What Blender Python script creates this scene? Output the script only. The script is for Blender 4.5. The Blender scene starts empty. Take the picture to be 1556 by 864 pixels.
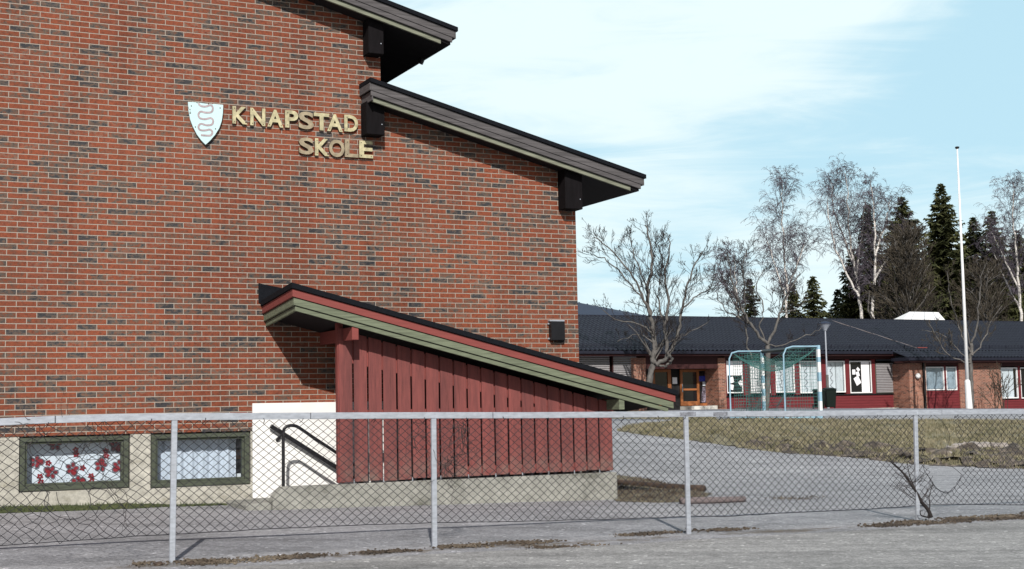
import bpy, math, random
from math import sin, cos, pi, sqrt, radians
from mathutils import Vector, Matrix, noise
random.seed(7)
SC = bpy.context.scene
# ------------------------------------------------------------ camera
FPX, PITCH, ROLL, YAW, CX, CY = 2100.0, 0.09066, -0.01992, 0.4631, 778.0, 432.0
CAMZ = 1.3
Fv = Vector((0, cos(PITCH), sin(PITCH))); Uv = Vector((0, -sin(PITCH), cos(PITCH))); Rv = Vector((1, 0, 0))
R2 = Rv*cos(ROLL)+Uv*sin(ROLL); U2 = -Rv*sin(ROLL)+Uv*cos(ROLL)
cd = bpy.data.cameras.new('camera'); cam = bpy.data.objects.new('camera', cd); SC.collection.objects.link(cam)
cd.sensor_width = 36; cd.lens = FPX*36/1556; cd.clip_end = 3000; cd.clip_start = .1
M = Matrix((R2, U2, -Fv)).transposed().to_4x4(); M.translation = Vector((0, 0, CAMZ)); cam.matrix_world = M
SC.camera = cam
# ------------------------------------------------------------ light
SUN_EL = radians(33); SHADOW_ANG = radians(5.0)        # shadows run away from the camera, slightly left
SC.view_settings.view_transform = 'Standard'; SC.view_settings.look = 'None'
SC.view_settings.exposure = 0.18; SC.view_settings.gamma = 1
sd = bpy.data.lights.new('sun', 'SUN'); sd.energy = 4.4; sd.angle = radians(.53); sd.color = (1, .95, .88)
so = bpy.data.objects.new('sun', sd); SC.collection.objects.link(so)
ldir = Vector((-sin(SHADOW_ANG)*cos(SUN_EL), cos(SHADOW_ANG)*cos(SUN_EL), -sin(SUN_EL)))
so.rotation_euler = ldir.to_track_quat('-Z', 'Y').to_euler(); so.location = (5, -20, 30)
world = bpy.data.worlds.new('World'); SC.world = world; world.use_nodes = True
wt = world.node_tree; wt.nodes.clear()
def wn(t, **k):
    n = wt.nodes.new(t)
    for a, b in k.items(): setattr(n, a, b)
    return n
sky = wn('ShaderNodeTexSky', sky_type='NISHITA', sun_disc=False)
sky.sun_elevation = SUN_EL; sky.sun_rotation = pi-SHADOW_ANG; sky.air_density = 1.0; sky.dust_density = 1.0; sky.ozone_density = 1.0
bg = wn('ShaderNodeBackground'); bg.inputs[1].default_value = 0.06
tc = wn('ShaderNodeTexCoord')
mp = wn('ShaderNodeMapping'); mp.inputs['Rotation'].default_value = (0, radians(38), 0); mp.inputs['Scale'].default_value = (2.2, 3.0, 9.0)
nz = wn('ShaderNodeTexNoise'); nz.inputs['Scale'].default_value = 1.1; nz.inputs['Detail'].default_value = 7; nz.inputs['Roughness'].default_value = .52; nz.inputs['Distortion'].default_value = .5
rp = wn('ShaderNodeValToRGB'); rp.color_ramp.elements[0].position = .36; rp.color_ramp.elements[1].position = .66; rp.color_ramp.interpolation = 'EASE'
mx = wn('ShaderNodeMix', data_type='RGBA'); mx.inputs[7].default_value = (12.6, 14.8, 15.2, 1)
tint = wn('ShaderNodeMix', data_type='RGBA', blend_type='MIX'); tint.inputs[0].default_value = .55; tint.inputs[7].default_value = (8.9, 13.5, 15.6, 1)
L = wt.links.new
L(tc.outputs['Generated'], mp.inputs[0]); L(mp.outputs[0], nz.inputs['Vector']); 
_a = (Fv+R2*((900-CX)/FPX)-U2*((420-CY)/FPX)); _b = (Fv+R2*((1500-CX)/FPX)-U2*((10-CY)/FPX)); _n = _a.cross(_b).normalized()
if _n.dot(Fv-R2*.2+U2*.3) < 0: _n = -_n
dp = wn('ShaderNodeVectorMath', operation='DOT_PRODUCT'); dp.inputs[1].default_value = tuple(_n); L(tc.outputs['Generated'], dp.inputs[0])
dm = wn('ShaderNodeMapRange'); dm.interpolation_type = 'SMOOTHSTEP'; dm.inputs[1].default_value = -.03; dm.inputs[2].default_value = .05; dm.inputs[3].default_value = -.09; dm.inputs[4].default_value = .05; L(dp.outputs['Value'], dm.inputs[0])
mp2 = wn('ShaderNodeMapping'); mp2.inputs['Rotation'].default_value = (0, radians(30), 0); mp2.inputs['Scale'].default_value = (3.5, 4.0, 22.0); L(tc.outputs['Generated'], mp2.inputs[0])
nz2 = wn('ShaderNodeTexNoise'); nz2.inputs['Scale'].default_value = 1.6; nz2.inputs['Detail'].default_value = 8; nz2.inputs['Roughness'].default_value = .62; nz2.inputs['Distortion'].default_value = .8; L(mp2.outputs[0], nz2.inputs['Vector'])
mxx = wn('ShaderNodeMath', operation='MULTIPLY_ADD'); mxx.inputs[1].default_value = .55; L(nz2.outputs[0], mxx.inputs[0]); 
mxy = wn('ShaderNodeMath', operation='MULTIPLY_ADD'); mxy.inputs[1].default_value = .8; mxy.inputs[2].default_value = -.175; L(nz.outputs[0], mxy.inputs[0]); L(mxy.outputs[0], mxx.inputs[2])
sm_ = wn('ShaderNodeMath', operation='ADD'); L(mxx.outputs[0], sm_.inputs[0]); L(dm.outputs[0], sm_.inputs[1]); 
hzn = wn('ShaderNodeMapRange'); hzn.interpolation_type = 'SMOOTHSTEP'; hzn.inputs[1].default_value = .02; hzn.inputs[2].default_value = .17; hzn.inputs[3].default_value = .17; hzn.inputs[4].default_value = 0
sxz = wn('ShaderNodeSeparateXYZ'); L(tc.outputs['Generated'], sxz.inputs[0]); L(sxz.outputs[2], hzn.inputs[0])
sh_ = wn('ShaderNodeMath', operation='ADD'); L(sm_.outputs[0], sh_.inputs[0]); L(hzn.outputs[0], sh_.inputs[1]); L(sh_.outputs[0], rp.inputs[0])
L(sky.outputs[0], tint.inputs[6]); 
sxyz = wn('ShaderNodeSeparateXYZ'); L(tc.outputs['Generated'], sxyz.inputs[0])
mr = wn('ShaderNodeMapRange'); mr.interpolation_type = 'SMOOTHSTEP'; mr.inputs[1].default_value = .1; mr.inputs[2].default_value = .75; L(sxyz.outputs[1], mr.inputs[0])
mul = wn('ShaderNodeMath', operation='MULTIPLY'); L(mr.outputs[0], mul.inputs[0]); L(rp.outputs[0], mul.inputs[1])
mul2 = wn('ShaderNodeMath', operation='MULTIPLY'); L(mr.outputs[0], mul2.inputs[0]); mul2.inputs[1].default_value = .8; L(mul2.outputs[0], tint.inputs[0])
L(mul.outputs[0], mx.inputs[0]); L(tint.outputs[2], mx.inputs[6]); L(mx.outputs[2], bg.inputs[0])
wo = wn('ShaderNodeOutputWorld'); L(bg.outputs[0], wo.inputs[0])

# ------------------------------------------------------------ frames and helpers
CA, SA = cos(YAW), sin(YAW)
D = 16.925                                   # distance of the school's gable wall
def fr(s, m, z): return (s*CA-m*SA, s*SA+m*CA, z)        # wall frame -> world
def ray(px, py): return Fv+R2*((px-CX)/FPX)-U2*((py-CY)/FPX)
def W(px, py, m=D):                          # photo point -> (s, z) on a vertical plane parallel to the wall
    r = ray(px, py); k = m/(-r.x*SA+r.y*CA); p = r*k
    return (p.x*CA+p.y*SA, p.z+CAMZ)
def P(px, py, d):
    r = ray(px, py); k = d/r.y; return Vector((r.x*k, d, CAMZ+r.z*k))
def sst(a, b, x):
    t = min(1, max(0, (x-a)/(b-a))); return t*t*(3-2*t)
def gz(x, y):
    s = x*CA+y*SA; m = -x*SA+y*CA
    sc = min(16, max(-4, s)); k = min(.03, max(.008, .03-.0018*sc))
    near = .118-.0118*(sc-2.59)+min(5.5, max(-2.5, m-11.5))*k
    far = .9+.25*sst(30, 55, m)-.018*max(0, min(s, 60)-39)
    z = near+(far-near)*sst(17.2, 29, m)
    return z+.008*noise.noise(Vector((x*.7, y*.7, 3)))
def G(px, py):                               # photo point -> ground
    r = ray(px, py); k = 7.0
    while k < 400:
        p = r*k
        if CAMZ+p.z <= gz(p.x, p.y): break
        k *= 1.002
    return Vector((p.x, p.y, gz(p.x, p.y)))

class MB:
    def __init__(s): s.v = []; s.f = []; s.mi = []; s.cur = 0
    def face(s, pts):
        b = len(s.v); s.v += [tuple(p) for p in pts]; s.f.append(tuple(range(b, b+len(pts)))); s.mi.append(s.cur); return s
    def raw(s, vs, fs):
        b = len(s.v); s.v += [tuple(p) for p in vs]
        for f in fs: s.f.append(tuple(b+i for i in f)); s.mi.append(s.cur)
        return s
    def hexa(s, c):                          # 8 corners: bottom 4 ccw, top 4 ccw
        return s.raw(c, [(3, 2, 1, 0), (4, 5, 6, 7), (0, 1, 5, 4), (1, 2, 6, 5), (2, 3, 7, 6), (3, 0, 4, 7)])
    def box(s, s0, s1, m0, m1, z0, z1, f=fr):
        return s.hexa([f(s0, m0, z0), f(s1, m0, z0), f(s1, m1, z0), f(s0, m1, z0), f(s0, m0, z1), f(s1, m0, z1), f(s1, m1, z1), f(s0, m1, z1)])
    def slant(s, s0, s1, m0, m1, a0, b0, a1, b1, f=fr):   # z from a to b, at s0 and s1
        return s.hexa([f(s0, m0, a0), f(s1, m0, a1), f(s1, m1, a1), f(s0, m1, a0), f(s0, m0, b0), f(s1, m0, b1), f(s1, m1, b1), f(s0, m1, b0)])
    def prism(s, pts, m0, m1, f=fr):         # pts (s,z) outline counter-clockwise seen from the camera
        n = len(pts); v = [f(a, m0, z) for a, z in pts]+[f(a, m1, z) for a, z in pts]
        return s.raw(v, [tuple(range(n)), tuple(range(2*n-1, n-1, -1))]+[((i+1) % n, i, n+i, n+(i+1) % n) for i in range(n)])
    def tube(s, pts, r, n=6, cap=True):
        pts = [Vector(p) for p in pts]; k = len(pts)
        if not isinstance(r, (list, tuple)): r = [r]*k
        b = len(s.v); up = Vector((.13, .21, 1)).normalized()
        for i, p in enumerate(pts):
            t = (pts[min(i+1, k-1)]-pts[max(i-1, 0)])
            t = t.normalized() if t.length > 1e-9 else Vector((0, 0, 1))
            a = t.cross(up)
            if a.length < .05: a = t.cross(Vector((1, 0, 0)))
            a.normalize(); c = t.cross(a)
            for j in range(n):
                th = 2*pi*j/n; s.v.append(tuple(p+(a*cos(th)+c*sin(th))*r[i]))
        for i in range(k-1):
            for j in range(n):
                s.f.append((b+i*n+j, b+i*n+(j+1) % n, b+(i+1)*n+(j+1) % n, b+(i+1)*n+j)); s.mi.append(s.cur)
        if cap and n > 3:
            s.f.append(tuple(b+n-1-j for j in range(n))); s.mi.append(s.cur)
            s.f.append(tuple(b+(k-1)*n+j for j in range(n))); s.mi.append(s.cur)
        return s
    def blob(s, c, rx, ry, rz, seed=0, jit=.25, n=8, k=6):
        b = len(s.v)
        for i in range(k+1):
            ph = pi*i/k
            for j in range(n):
                th = 2*pi*j/n; d = Vector((sin(ph)*cos(th), sin(ph)*sin(th), cos(ph)))
                q = 1+jit*noise.noise(d*1.7+Vector((seed, seed*.37, 0)))*2
                s.v.append((c[0]+d.x*rx*q, c[1]+d.y*ry*q, c[2]+d.z*rz*q))
        for i in range(k):
            for j in range(n):
                s.f.append((b+i*n+j, b+(i+1)*n+j, b+(i+1)*n+(j+1) % n, b+i*n+(j+1) % n)); s.mi.append(s.cur)
        return s

def setp(o, label=None, cat=None, group=None, kind=None):
    if label: o['label'] = label
    if cat: o['category'] = cat
    if group: o['group'] = group
    if kind: o['kind'] = kind
    return o
FM = {}
def psplit(name, mb, mat, parent, label=None, bevel=0):
    par = list(range(len(mb.v)))
    def fd(a):
        while par[a] != a: par[a] = par[par[a]]; a = par[a]
        return a
    for f in mb.f:
        for q in f[1:]: par[fd(q)] = fd(f[0])
    g = {}
    for f in mb.f: g.setdefault(fd(f[0]), []).append(f)
    for fs in g.values():
        m2 = MB(); ids = sorted({q for f in fs for q in f}); mp_ = {q: i for i, q in enumerate(ids)}
        m2.raw([mb.v[q] for q in ids], [tuple(mp_[q] for q in f) for f in fs]); part(name, m2, mat, parent, label, bevel=bevel)
def thing(name, label, cat, loc, rotz=0, group=None):
    o = bpy.data.objects.new(name, None); SC.collection.objects.link(o)
    o.location = loc; o.rotation_euler = (0, 0, rotz); o.empty_display_size = .2
    FM[o] = Matrix.Translation(Vector(loc)) @ Matrix.Rotation(rotz, 4, 'Z')
    return setp(o, label, cat, group)
def part(name, mb, mat, parent=None, label=None, loc=None, rotz=0, smooth=False, bevel=0):
    if parent is not None: MX = FM[parent]
    else:
        MX = Matrix.Translation(Vector(loc or (0, 0, 0))) @ Matrix.Rotation(rotz, 4, 'Z')
    inv = MX.inverted()
    me = bpy.data.meshes.new(name); me.from_pydata([tuple(inv @ Vector(v)) for v in mb.v], [], mb.f)
    for m in (mat if isinstance(mat, (list, tuple)) else [mat]): me.materials.append(m)
    me.polygons.foreach_set('material_index', mb.mi)
    if smooth: me.polygons.foreach_set('use_smooth', [True]*len(me.polygons))
    me.update()
    o = bpy.data.objects.new(name, me); SC.collection.objects.link(o); FM[o] = MX
    if parent is not None: o.parent = parent
    else: o.location = loc or (0, 0, 0); o.rotation_euler = (0, 0, rotz)
    if label: o['label'] = label
    if bevel:
        b = o.modifiers.new('bevel', 'BEVEL'); b.width = bevel; b.segments = 1; b.limit_method = 'ANGLE'
    return o

# ------------------------------------------------------------ materials
class NT:
    def __init__(s, name):
        s.m = bpy.data.materials.new(name); s.m.use_nodes = True; s.t = s.m.node_tree
        s.b = s.t.nodes['Principled BSDF']; s.out = s.t.nodes['Material Output']
        s.tc = s.t.nodes.new('ShaderNodeTexCoord')
    def n(s, t, **k):
        x = s.t.nodes.new(t)
        for a, b in k.items(): setattr(x, a, b)
        return x
    def l(s, a, b): s.t.links.new(a, b)
    def map(s, scale=(1, 1, 1), rot=(0, 0, 0), loc=(0, 0, 0)):
        m = s.n('ShaderNodeMapping'); m.inputs['Scale'].default_value = scale; m.inputs['Rotation'].default_value = rot; m.inputs['Location'].default_value = loc
        s.l(s.tc.outputs['Object'], m.inputs[0]); return m.outputs[0]
    def noise(s, scale, detail=4, vec=None, rough=.55, dist=0):
        x = s.n('ShaderNodeTexNoise'); x.inputs['Scale'].default_value = scale; x.inputs['Detail'].default_value = detail
        x.inputs['Roughness'].default_value = rough; x.inputs['Distortion'].default_value = dist
        s.l(vec if vec is not None else s.tc.outputs['Object'], x.inputs['Vector']); return x.outputs[0]
    def ramp(s, fac, stops, const=False):
        r = s.n('ShaderNodeValToRGB'); e = r.color_ramp.elements
        if const: r.color_ramp.interpolation = 'CONSTANT'
        while len(e) < len(stops): e.new(.5)
        for q, (p, c) in zip(e, stops):
            q.position = p; q.color = (c[0], c[1], c[2], 1) if isinstance(c, (tuple, list)) else (c, c, c, 1)
        s.l(fac, r.inputs[0]); return r.outputs[0]
    def mix(s, fac, a, b, mode='MIX'):
        x = s.n('ShaderNodeMix', data_type='RGBA', blend_type=mode)
        for i, v in ((0, fac), (6, a), (7, b)):
            if isinstance(v, (int, float)) and i == 0: x.inputs[0].default_value = v
            elif isinstance(v, (tuple, list)): x.inputs[i].default_value = (v[0], v[1], v[2], 1)
            else: s.l(v, x.inputs[i])
        return x.outputs[2]
    def bump(s, h, st=.3, dist=.01):
        x = s.n('ShaderNodeBump'); x.inputs['Strength'].default_value = st; x.inputs['Distance'].default_value = dist
        s.l(h, x.inputs['Height']); s.l(x.outputs[0], s.b.inputs['Normal'])
    def col(s, c): s.l(c, s.b.inputs['Base Color'])
    def rough(s, v): s.b.inputs['Roughness'].default_value = v; return s
def plain(name, c, rough=.7, metal=0, var=.18, scale=6, bump=0, spec=.3, stretch=(1, 1, 1), detail=5):
    q = NT(name); v = q.map(stretch); nn = q.noise(scale, detail, v, .62)
    q.col(q.ramp(nn, [(.28, tuple(x*(1-var) for x in c)), (.72, tuple(min(1, x*(1+var)) for x in c))]))
    q.rough(rough); q.b.inputs['Metallic'].default_value = metal; q.b.inputs['Specular IOR Level'].default_value = spec
    if bump: q.bump(nn, bump)
    return q.m
def brick(name, W_, H_, stops, mortar, msize=.0055, bumpd=.006, spec=.2):
    q = NT(name)
    sx = q.n('ShaderNodeSeparateXYZ'); cb = q.n('ShaderNodeCombineXYZ'); q.l(q.tc.outputs['Object'], sx.inputs[0])
    ad = q.n('ShaderNodeMath', operation='ADD'); q.l(sx.outputs[0], ad.inputs[0]); q.l(sx.outputs[1], ad.inputs[1])
    q.l(ad.outputs[0], cb.inputs[0]); q.l(sx.outputs[2], cb.inputs[1])
    # slight unevenness of the courses
    nv = q.n('ShaderNodeTexNoise'); nv.inputs['Scale'].default_value = 3.2; nv.inputs['Detail'].default_value = 3; q.l(q.tc.outputs['Object'], nv.inputs['Vector'])
    vm = q.n('ShaderNodeVectorMath', operation='MULTIPLY_ADD'); vm.inputs[1].default_value = (.007, .004, 0); q.l(nv.outputs[1], vm.inputs[0]); q.l(cb.outputs[0], vm.inputs[2])
    b = q.n('ShaderNodeTexBrick'); b.offset = .5; b.squash = 1
    b.inputs['Scale'].default_value = 1; b.inputs['Brick Width'].default_value = W_; b.inputs['Row Height'].default_value = H_
    b.inputs['Mortar Size'].default_value = msize; b.inputs['Mortar Smooth'].default_value = .25; b.inputs['Bias'].default_value = 0
    b.inputs['Color1'].default_value = (0, 0, 0, 1); b.inputs['Color2'].default_value = (1, 1, 1, 1); b.inputs['Mortar'].default_value = (.5, .5, .5, 1)
    q.l(vm.outputs[0], b.inputs['Vector'])
    nm = q.noise(13, 4, q.map((1, 1, 1.7)), .65, .4)
    m1 = q.n('ShaderNodeMath', operation='MULTIPLY_ADD'); m1.inputs[1].default_value = 1.5; m1.inputs[2].default_value = -.72; q.l(nm, m1.inputs[0])
    m2 = q.n('ShaderNodeMath', operation='MULTIPLY_ADD'); m2.inputs[1].default_value = .9; q.l(b.outputs[0], m2.inputs[0]); q.l(m1.outputs[0], m2.inputs[2]); m2.use_clamp = True
    bc = q.ramp(m2.outputs[0], stops)
    n1 = q.noise(30, 5, None, .7); n2 = q.noise(.55, 3, None, .5); n3 = q.noise(90, 3, None, .6)
    bc = q.mix(1, bc, q.ramp(n1, [(.28, (.42, .46, .50)), (.46, (.95, .96, .97)), (.74, (1.35, 1.30, 1.2))]), 'MULTIPLY')
    bc = q.mix(1, bc, q.ramp(n2, [(.3, (.80, .80, .82)), (.7, (1.12, 1.1, 1.08))]), 'MULTIPLY')
    st = q.noise(1.0, 5, q.map((2.2, 2.2, .22)), .6)
    bc = q.mix(1, bc, q.ramp(st, [(.32, (.74, .74, .76)), (.5, (1, 1, 1)), (.7, (1.06, 1.05, 1.04))]), 'MULTIPLY')
    mc = q.mix(1, mortar, q.ramp(n3, [(.3, .72), (.7, 1.12)]), 'MULTIPLY')
    q.col(q.mix(b.outputs['Fac'], bc, mc)); q.rough(.85); q.b.inputs['Specular IOR Level'].default_value = spec
    iv = q.n('ShaderNodeMath', operation='SUBTRACT'); iv.inputs[0].default_value = 1; q.l(b.outputs['Fac'], iv.inputs[1])
    ad2 = q.n('ShaderNodeMath', operation='MULTIPLY_ADD'); ad2.inputs[1].default_value = .35; q.l(n1, ad2.inputs[0]); q.l(iv.outputs[0], ad2.inputs[2])
    q.bump(ad2.outputs[0], .9, bumpd)
    return q.m
BR = [(0, (.042, .042, .046)), (.06, (.075, .064, .060)), (.16, (.105, .078, .062)), (.30, (.145, .066, .044)), (.45, (.180, .055, .030)), (.65, (.212, .060, .031)), (.83, (.168, .053, .033)), (.93, (.22, .084, .050)), (1, (.145, .090, .070))]
M_brick = brick('school_brick', .2285, .0667, BR, (.36, .31, .265), .0056)
M_brick2 = brick('far_brick', .23, .0667, [(0, (.10, .05, .04)), (.3, (.26, .10, .065)), (.7, (.34, .15, .10)), (1, (.20, .08, .06))], (.42, .35, .29), .006)
M_grey = plain('weathered_board', (.085, .080, .083), .85, var=.45, scale=4, stretch=(.6, 6, 12), bump=.3)
M_grey2 = plain('weathered_green_board', (.18, .19, .145), .85, var=.35, scale=4, stretch=(.6, 6, 12), bump=.3)
M_green = plain('green_painted_board', (.135, .155, .105), .8, var=.35, scale=4, stretch=(.8, 6, 12), bump=.25)
M_greenf = plain('green_window_frame', (.060, .070, .050), .75, var=.35, scale=6, stretch=(1, 5, 5), bump=.2)
M_red = plain('red_painted_board', (.185, .048, .043), .75, var=.26, scale=5, stretch=(7, 4, .8), bump=.25)
def redboard():
    q = NT('red_painted_board'); a = q.noise(5, 5, q.map((7, 4, .8)), .62); b = q.noise(1.0, 2, q.map((5.3, 1, .05)), .5); g = q.noise(2, 5, q.map((30, 10, 1.2)), .7)
    x = q.ramp(a, [(.28, (.125, .034, .032)), (.72, (.20, .053, .047))])
    x = q.mix(1, x, q.ramp(b, [(.35, (.80, .82, .84)), (.65, (1.14, 1.1, 1.08))]), 'MULTIPLY')
    x = q.mix(1, x, q.ramp(g, [(.36, .70), (.45, 1.0)]), 'MULTIPLY')
    sx = q.n('ShaderNodeSeparateXYZ'); q.l(q.tc.outputs['Object'], sx.inputs[0])
    mr_ = q.n('ShaderNodeMapRange'); mr_.inputs[1].default_value = .75; mr_.inputs[2].default_value = .34; q.l(sx.outputs[2], mr_.inputs[0])
    k = q.n('ShaderNodeMath', operation='MULTIPLY'); q.l(mr_.outputs[0], k.inputs[0]); q.l(q.ramp(q.noise(9, 5), [(.35, 0), (.7, .9)]), k.inputs[1])
    x = q.mix(k.outputs[0], x, (.16, .12, .10)); q.col(x); q.rough(.8); q.bump(g, .35, .004); return q.m
M_redb = redboard()
M_redf = plain('red_painted_fascia', (.20, .050, .044), .75, var=.14, scale=5, stretch=(.6, 6, 6), bump=.2)
M_felt = plain('black_roofing_felt', (.007, .008, .011), .9, spec=.12, var=.3, scale=30, bump=.3)
M_soff = plain('soffit_stain_and_gap_shade', (.012, .010, .012), .85, var=.3, scale=5, stretch=(1, 8, 1))
M_beam = plain('dark_stained_beam', (.007, .006, .007), .85, var=.3, spec=.1, scale=5, stretch=(6, 6, 1))
M_white = plain('white_plaster', (.74, .74, .73), .8, var=.07, scale=3, bump=.1)
M_black = plain('black_painted_steel', (.010, .010, .012), .4, var=.2)
M_galv = plain('galvanised_steel', (.37, .40, .45), .5, metal=.25, var=.2, scale=14, spec=.5, stretch=(1, 1, 3))
M_wire = plain('chain_link_wire', (.020, .020, .026), .8, metal=0, var=.3, scale=20)
M_bark = plain('grey_bark', (.108, .102, .096), .9, var=.5, scale=9, bump=.8, stretch=(1, 1, .5))
M_twig = plain('dark_twig', (.024, .020, .020), .9, var=.4, scale=6)
M_btwig = plain('birch_twig', (.085, .073, .090), .9, var=.4, scale=3)
M_brown = plain('brown_twig', (.055, .046, .034), .9, var=.5, scale=1.2)
M_vine = plain('dead_vine', (.040, .034, .034), .9, var=.3)
M_log = plain('rotting_log', (.065, .046, .036), .9, var=.5, scale=8, bump=.8)  # rotting wood, colour darkened further to hold the shade on the log
M_pipe = plain('grey_brown_pole', (.15, .125, .125), .8, var=.35, scale=8, stretch=(1, 8, 8), bump=.4)
def birchbark():
    q = NT('birch_bark'); n = q.noise(3.5, 5, q.map((1, 1, 5)), .7)
    q.col(q.ramp(n, [(.33, (.05, .04, .04)), (.42, (.42, .39, .36)), (.6, (.68, .66, .63))])); q.rough(.8); return q.m
M_birch = birchbark()
def concrete(name, c, dark, mossy=False):
    q = NT(name); a = q.noise(2.2, 7, q.map((1, 1, 1.6)), .68); b = q.noise(11, 5, None, .6); e = q.noise(60, 3)
    x = q.ramp(a, [(.30, dark), (.46, tuple(v*.82 for v in c)), (.62, c)])
    x = q.mix(1, x, q.ramp(b, [(.25, .68), (.55, 1.0), (.8, 1.18)]), 'MULTIPLY')
    x = q.mix(1, x, q.ramp(e, [(.3, .85), (.7, 1.1)]), 'MULTIPLY')
    q.col(x); q.rough(.9); q.bump(b, .5, .012); return q.m
M_conc = concrete('mossy_concrete', (.31, .31, .28), (.085, .085, .065))
M_plinth = concrete('cream_plinth', (.47, .455, .40), (.25, .235, .18))
def asphalt(name, lo, hi, patch=.2):
    q = NT(name); a = q.noise(.35, 6, None, .6); b = q.noise(7, 6, None, .7); c = q.noise(48, 4, None, .85)
    v = q.n('ShaderNodeTexVoronoi', feature='F1'); v.inputs['Scale'].default_value = 34; q.l(q.tc.outputs['Object'], v.inputs['Vector'])
    x = q.ramp(a, [(.3, lo), (.7, hi)])
    x = q.mix(1, x, q.ramp(b, [(.3, .72), (.6, 1.05), (.8, 1.15)]), 'MULTIPLY')
    x = q.mix(1, x, q.ramp(c, [(.28, .42), (.5, .95), (.72, 1.75)]), 'MULTIPLY')
    x = q.mix(1, x, q.ramp(v.outputs['Color'], [(.0, .72), (.86, 1.0), (.94, 1.9), (1, 2.8)]), 'MULTIPLY')
    # cracks: thin contour of a low frequency noise
    d = q.noise(.8, 8, None, .75, .6)
    x = q.mix(1, x, q.ramp(d, [(.488, 1.0), (.494, .50), (.500, 1.0)]), 'MULTIPLY')
    e = q.noise(1.1, 5, q.map((.5, 1.6, 1)), .6)
    x = q.mix(1, x, q.ramp(e, [(.33, .74), (.5, 1.0), (.68, 1.12)]), 'MULTIPLY')
    tr_ = q.noise(1.0, 4, q.map((.10, 1.9, 1), (0, 0, -YAW)), .6)
    x = q.mix(1, x, q.ramp(tr_, [(.34, .80), (.5, 1.0), (.68, 1.08)]), 'MULTIPLY')
    # washed-in dirt along the foot of the fence (worn band with a ragged outline)
    sx = q.n('ShaderNodeSeparateXYZ'); q.l(q.tc.outputs['Object'], sx.inputs[0])
    def mth(op, a, b_=None, c_=None):
        k = q.n('ShaderNodeMath', operation=op)
        for i, v_ in enumerate((a, b_, c_)):
            if v_ is None: continue
            if isinstance(v_, (int, float)): k.inputs[i].default_value = v_
            else: q.l(v_, k.inputs[i])
        return k.outputs[0]
    mm = mth('ADD', mth('MULTIPLY', sx.outputs[0], -SA), mth('MULTIPLY', sx.outputs[1], CA))
    ss = mth('ADD', mth('MULTIPLY', sx.outputs[0], CA), mth('MULTIPLY', sx.outputs[1], SA))
    dist = mth('ABSOLUTE', mth('SUBTRACT', mm, 11.33))
    nd = q.noise(1.6, 6, None, .7); ng = q.noise(16, 4, None, .7)
    wide = mth('MULTIPLY_ADD', mth('SMOOTH_MIN', mth('MAXIMUM', mth('SUBTRACT', ss, 9.3), 0), 1.0, .3), .22, .20)
    msk = mth('ADD', mth('SUBTRACT', 1.0, mth('DIVIDE', dist, wide)), mth('MULTIPLY', mth('SUBTRACT', nd, .58), 5.0))
    msk = mth('MULTIPLY_ADD', mth('SUBTRACT', ng, .5), 2.5, msk)
    cl = q.n('ShaderNodeClamp'); q.l(mth('MULTIPLY', msk, 1.4), cl.inputs[0])
    x = q.mix(mth('MULTIPLY', cl.outputs[0], .8), x, q.ramp(ng, [(.35, (.05, .040, .030)), (.6, (.15, .12, .085))]))
    q.col(x); q.rough(.88); q.bump(c, .6, .008); return q.m
M_asph = asphalt('yard_asphalt', (.31, .31, .328), (.41, .41, .43))
M_road = asphalt('road_asphalt', (.32, .315, .31), (.40, .392, .385))
M_path = asphalt('far_asphalt', (.22, .225, .26), (.28, .285, .31))
def soil(name, a, b, c, sc=5):
    q = NT(name); n = q.noise(sc, 8, None, .7); q.col(q.ramp(n, [(.3, a), (.5, b), (.7, c)])); q.rough(.95); q.bump(n, .8, .03); return q.m
M_grassg = soil('dry_grass_ground', (.085, .08, .048), (.165, .15, .095), (.25, .225, .155), 2.2)
M_mud = soil('bare_earth', (.022, .018, .015), (.085, .070, .056), (.24, .20, .165), 5)
M_dirt = soil('litter_soil', (.030, .024, .018), (.085, .066, .048), (.18, .145, .105), 14)
M_soilg = soil('grassy_soil', (.035, .030, .020), (.115, .098, .060), (.23, .20, .14), 7)
M_moss = soil('moss', (.02, .028, .008), (.045, .060, .018), (.10, .10, .045), 18)
def blade_mat(name, cols):
    q = NT(name); oi = q.noise(1.7, 7, None, .72); q.col(q.ramp(oi, [(.3, cols[0]), (.5, cols[1]), (.7, cols[2])])); q.rough(.8); return q.m
M_blade = blade_mat('dry_grass_blades', [(.075, .085, .04), (.20, .18, .11), (.34, .30, .21)])
M_mblade = blade_mat('moss_blades', [(.02, .03, .008), (.05, .07, .02), (.12, .12, .05)])
M_leaf = blade_mat('dead_leaves', [(.022, .017, .013), (.075, .056, .040), (.20, .165, .12)])
def needle():
    q = NT('spruce_needles'); n = q.noise(.9, 5, None, .7); q.col(q.ramp(n, [(.3, (.016, .021, .010)), (.48, (.055, .062, .026)), (.70, (.12, .12, .052))])); q.rough(.8); q.b.inputs['Specular IOR Level'].default_value = .15; return q.m
M_needle = needle()
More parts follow.
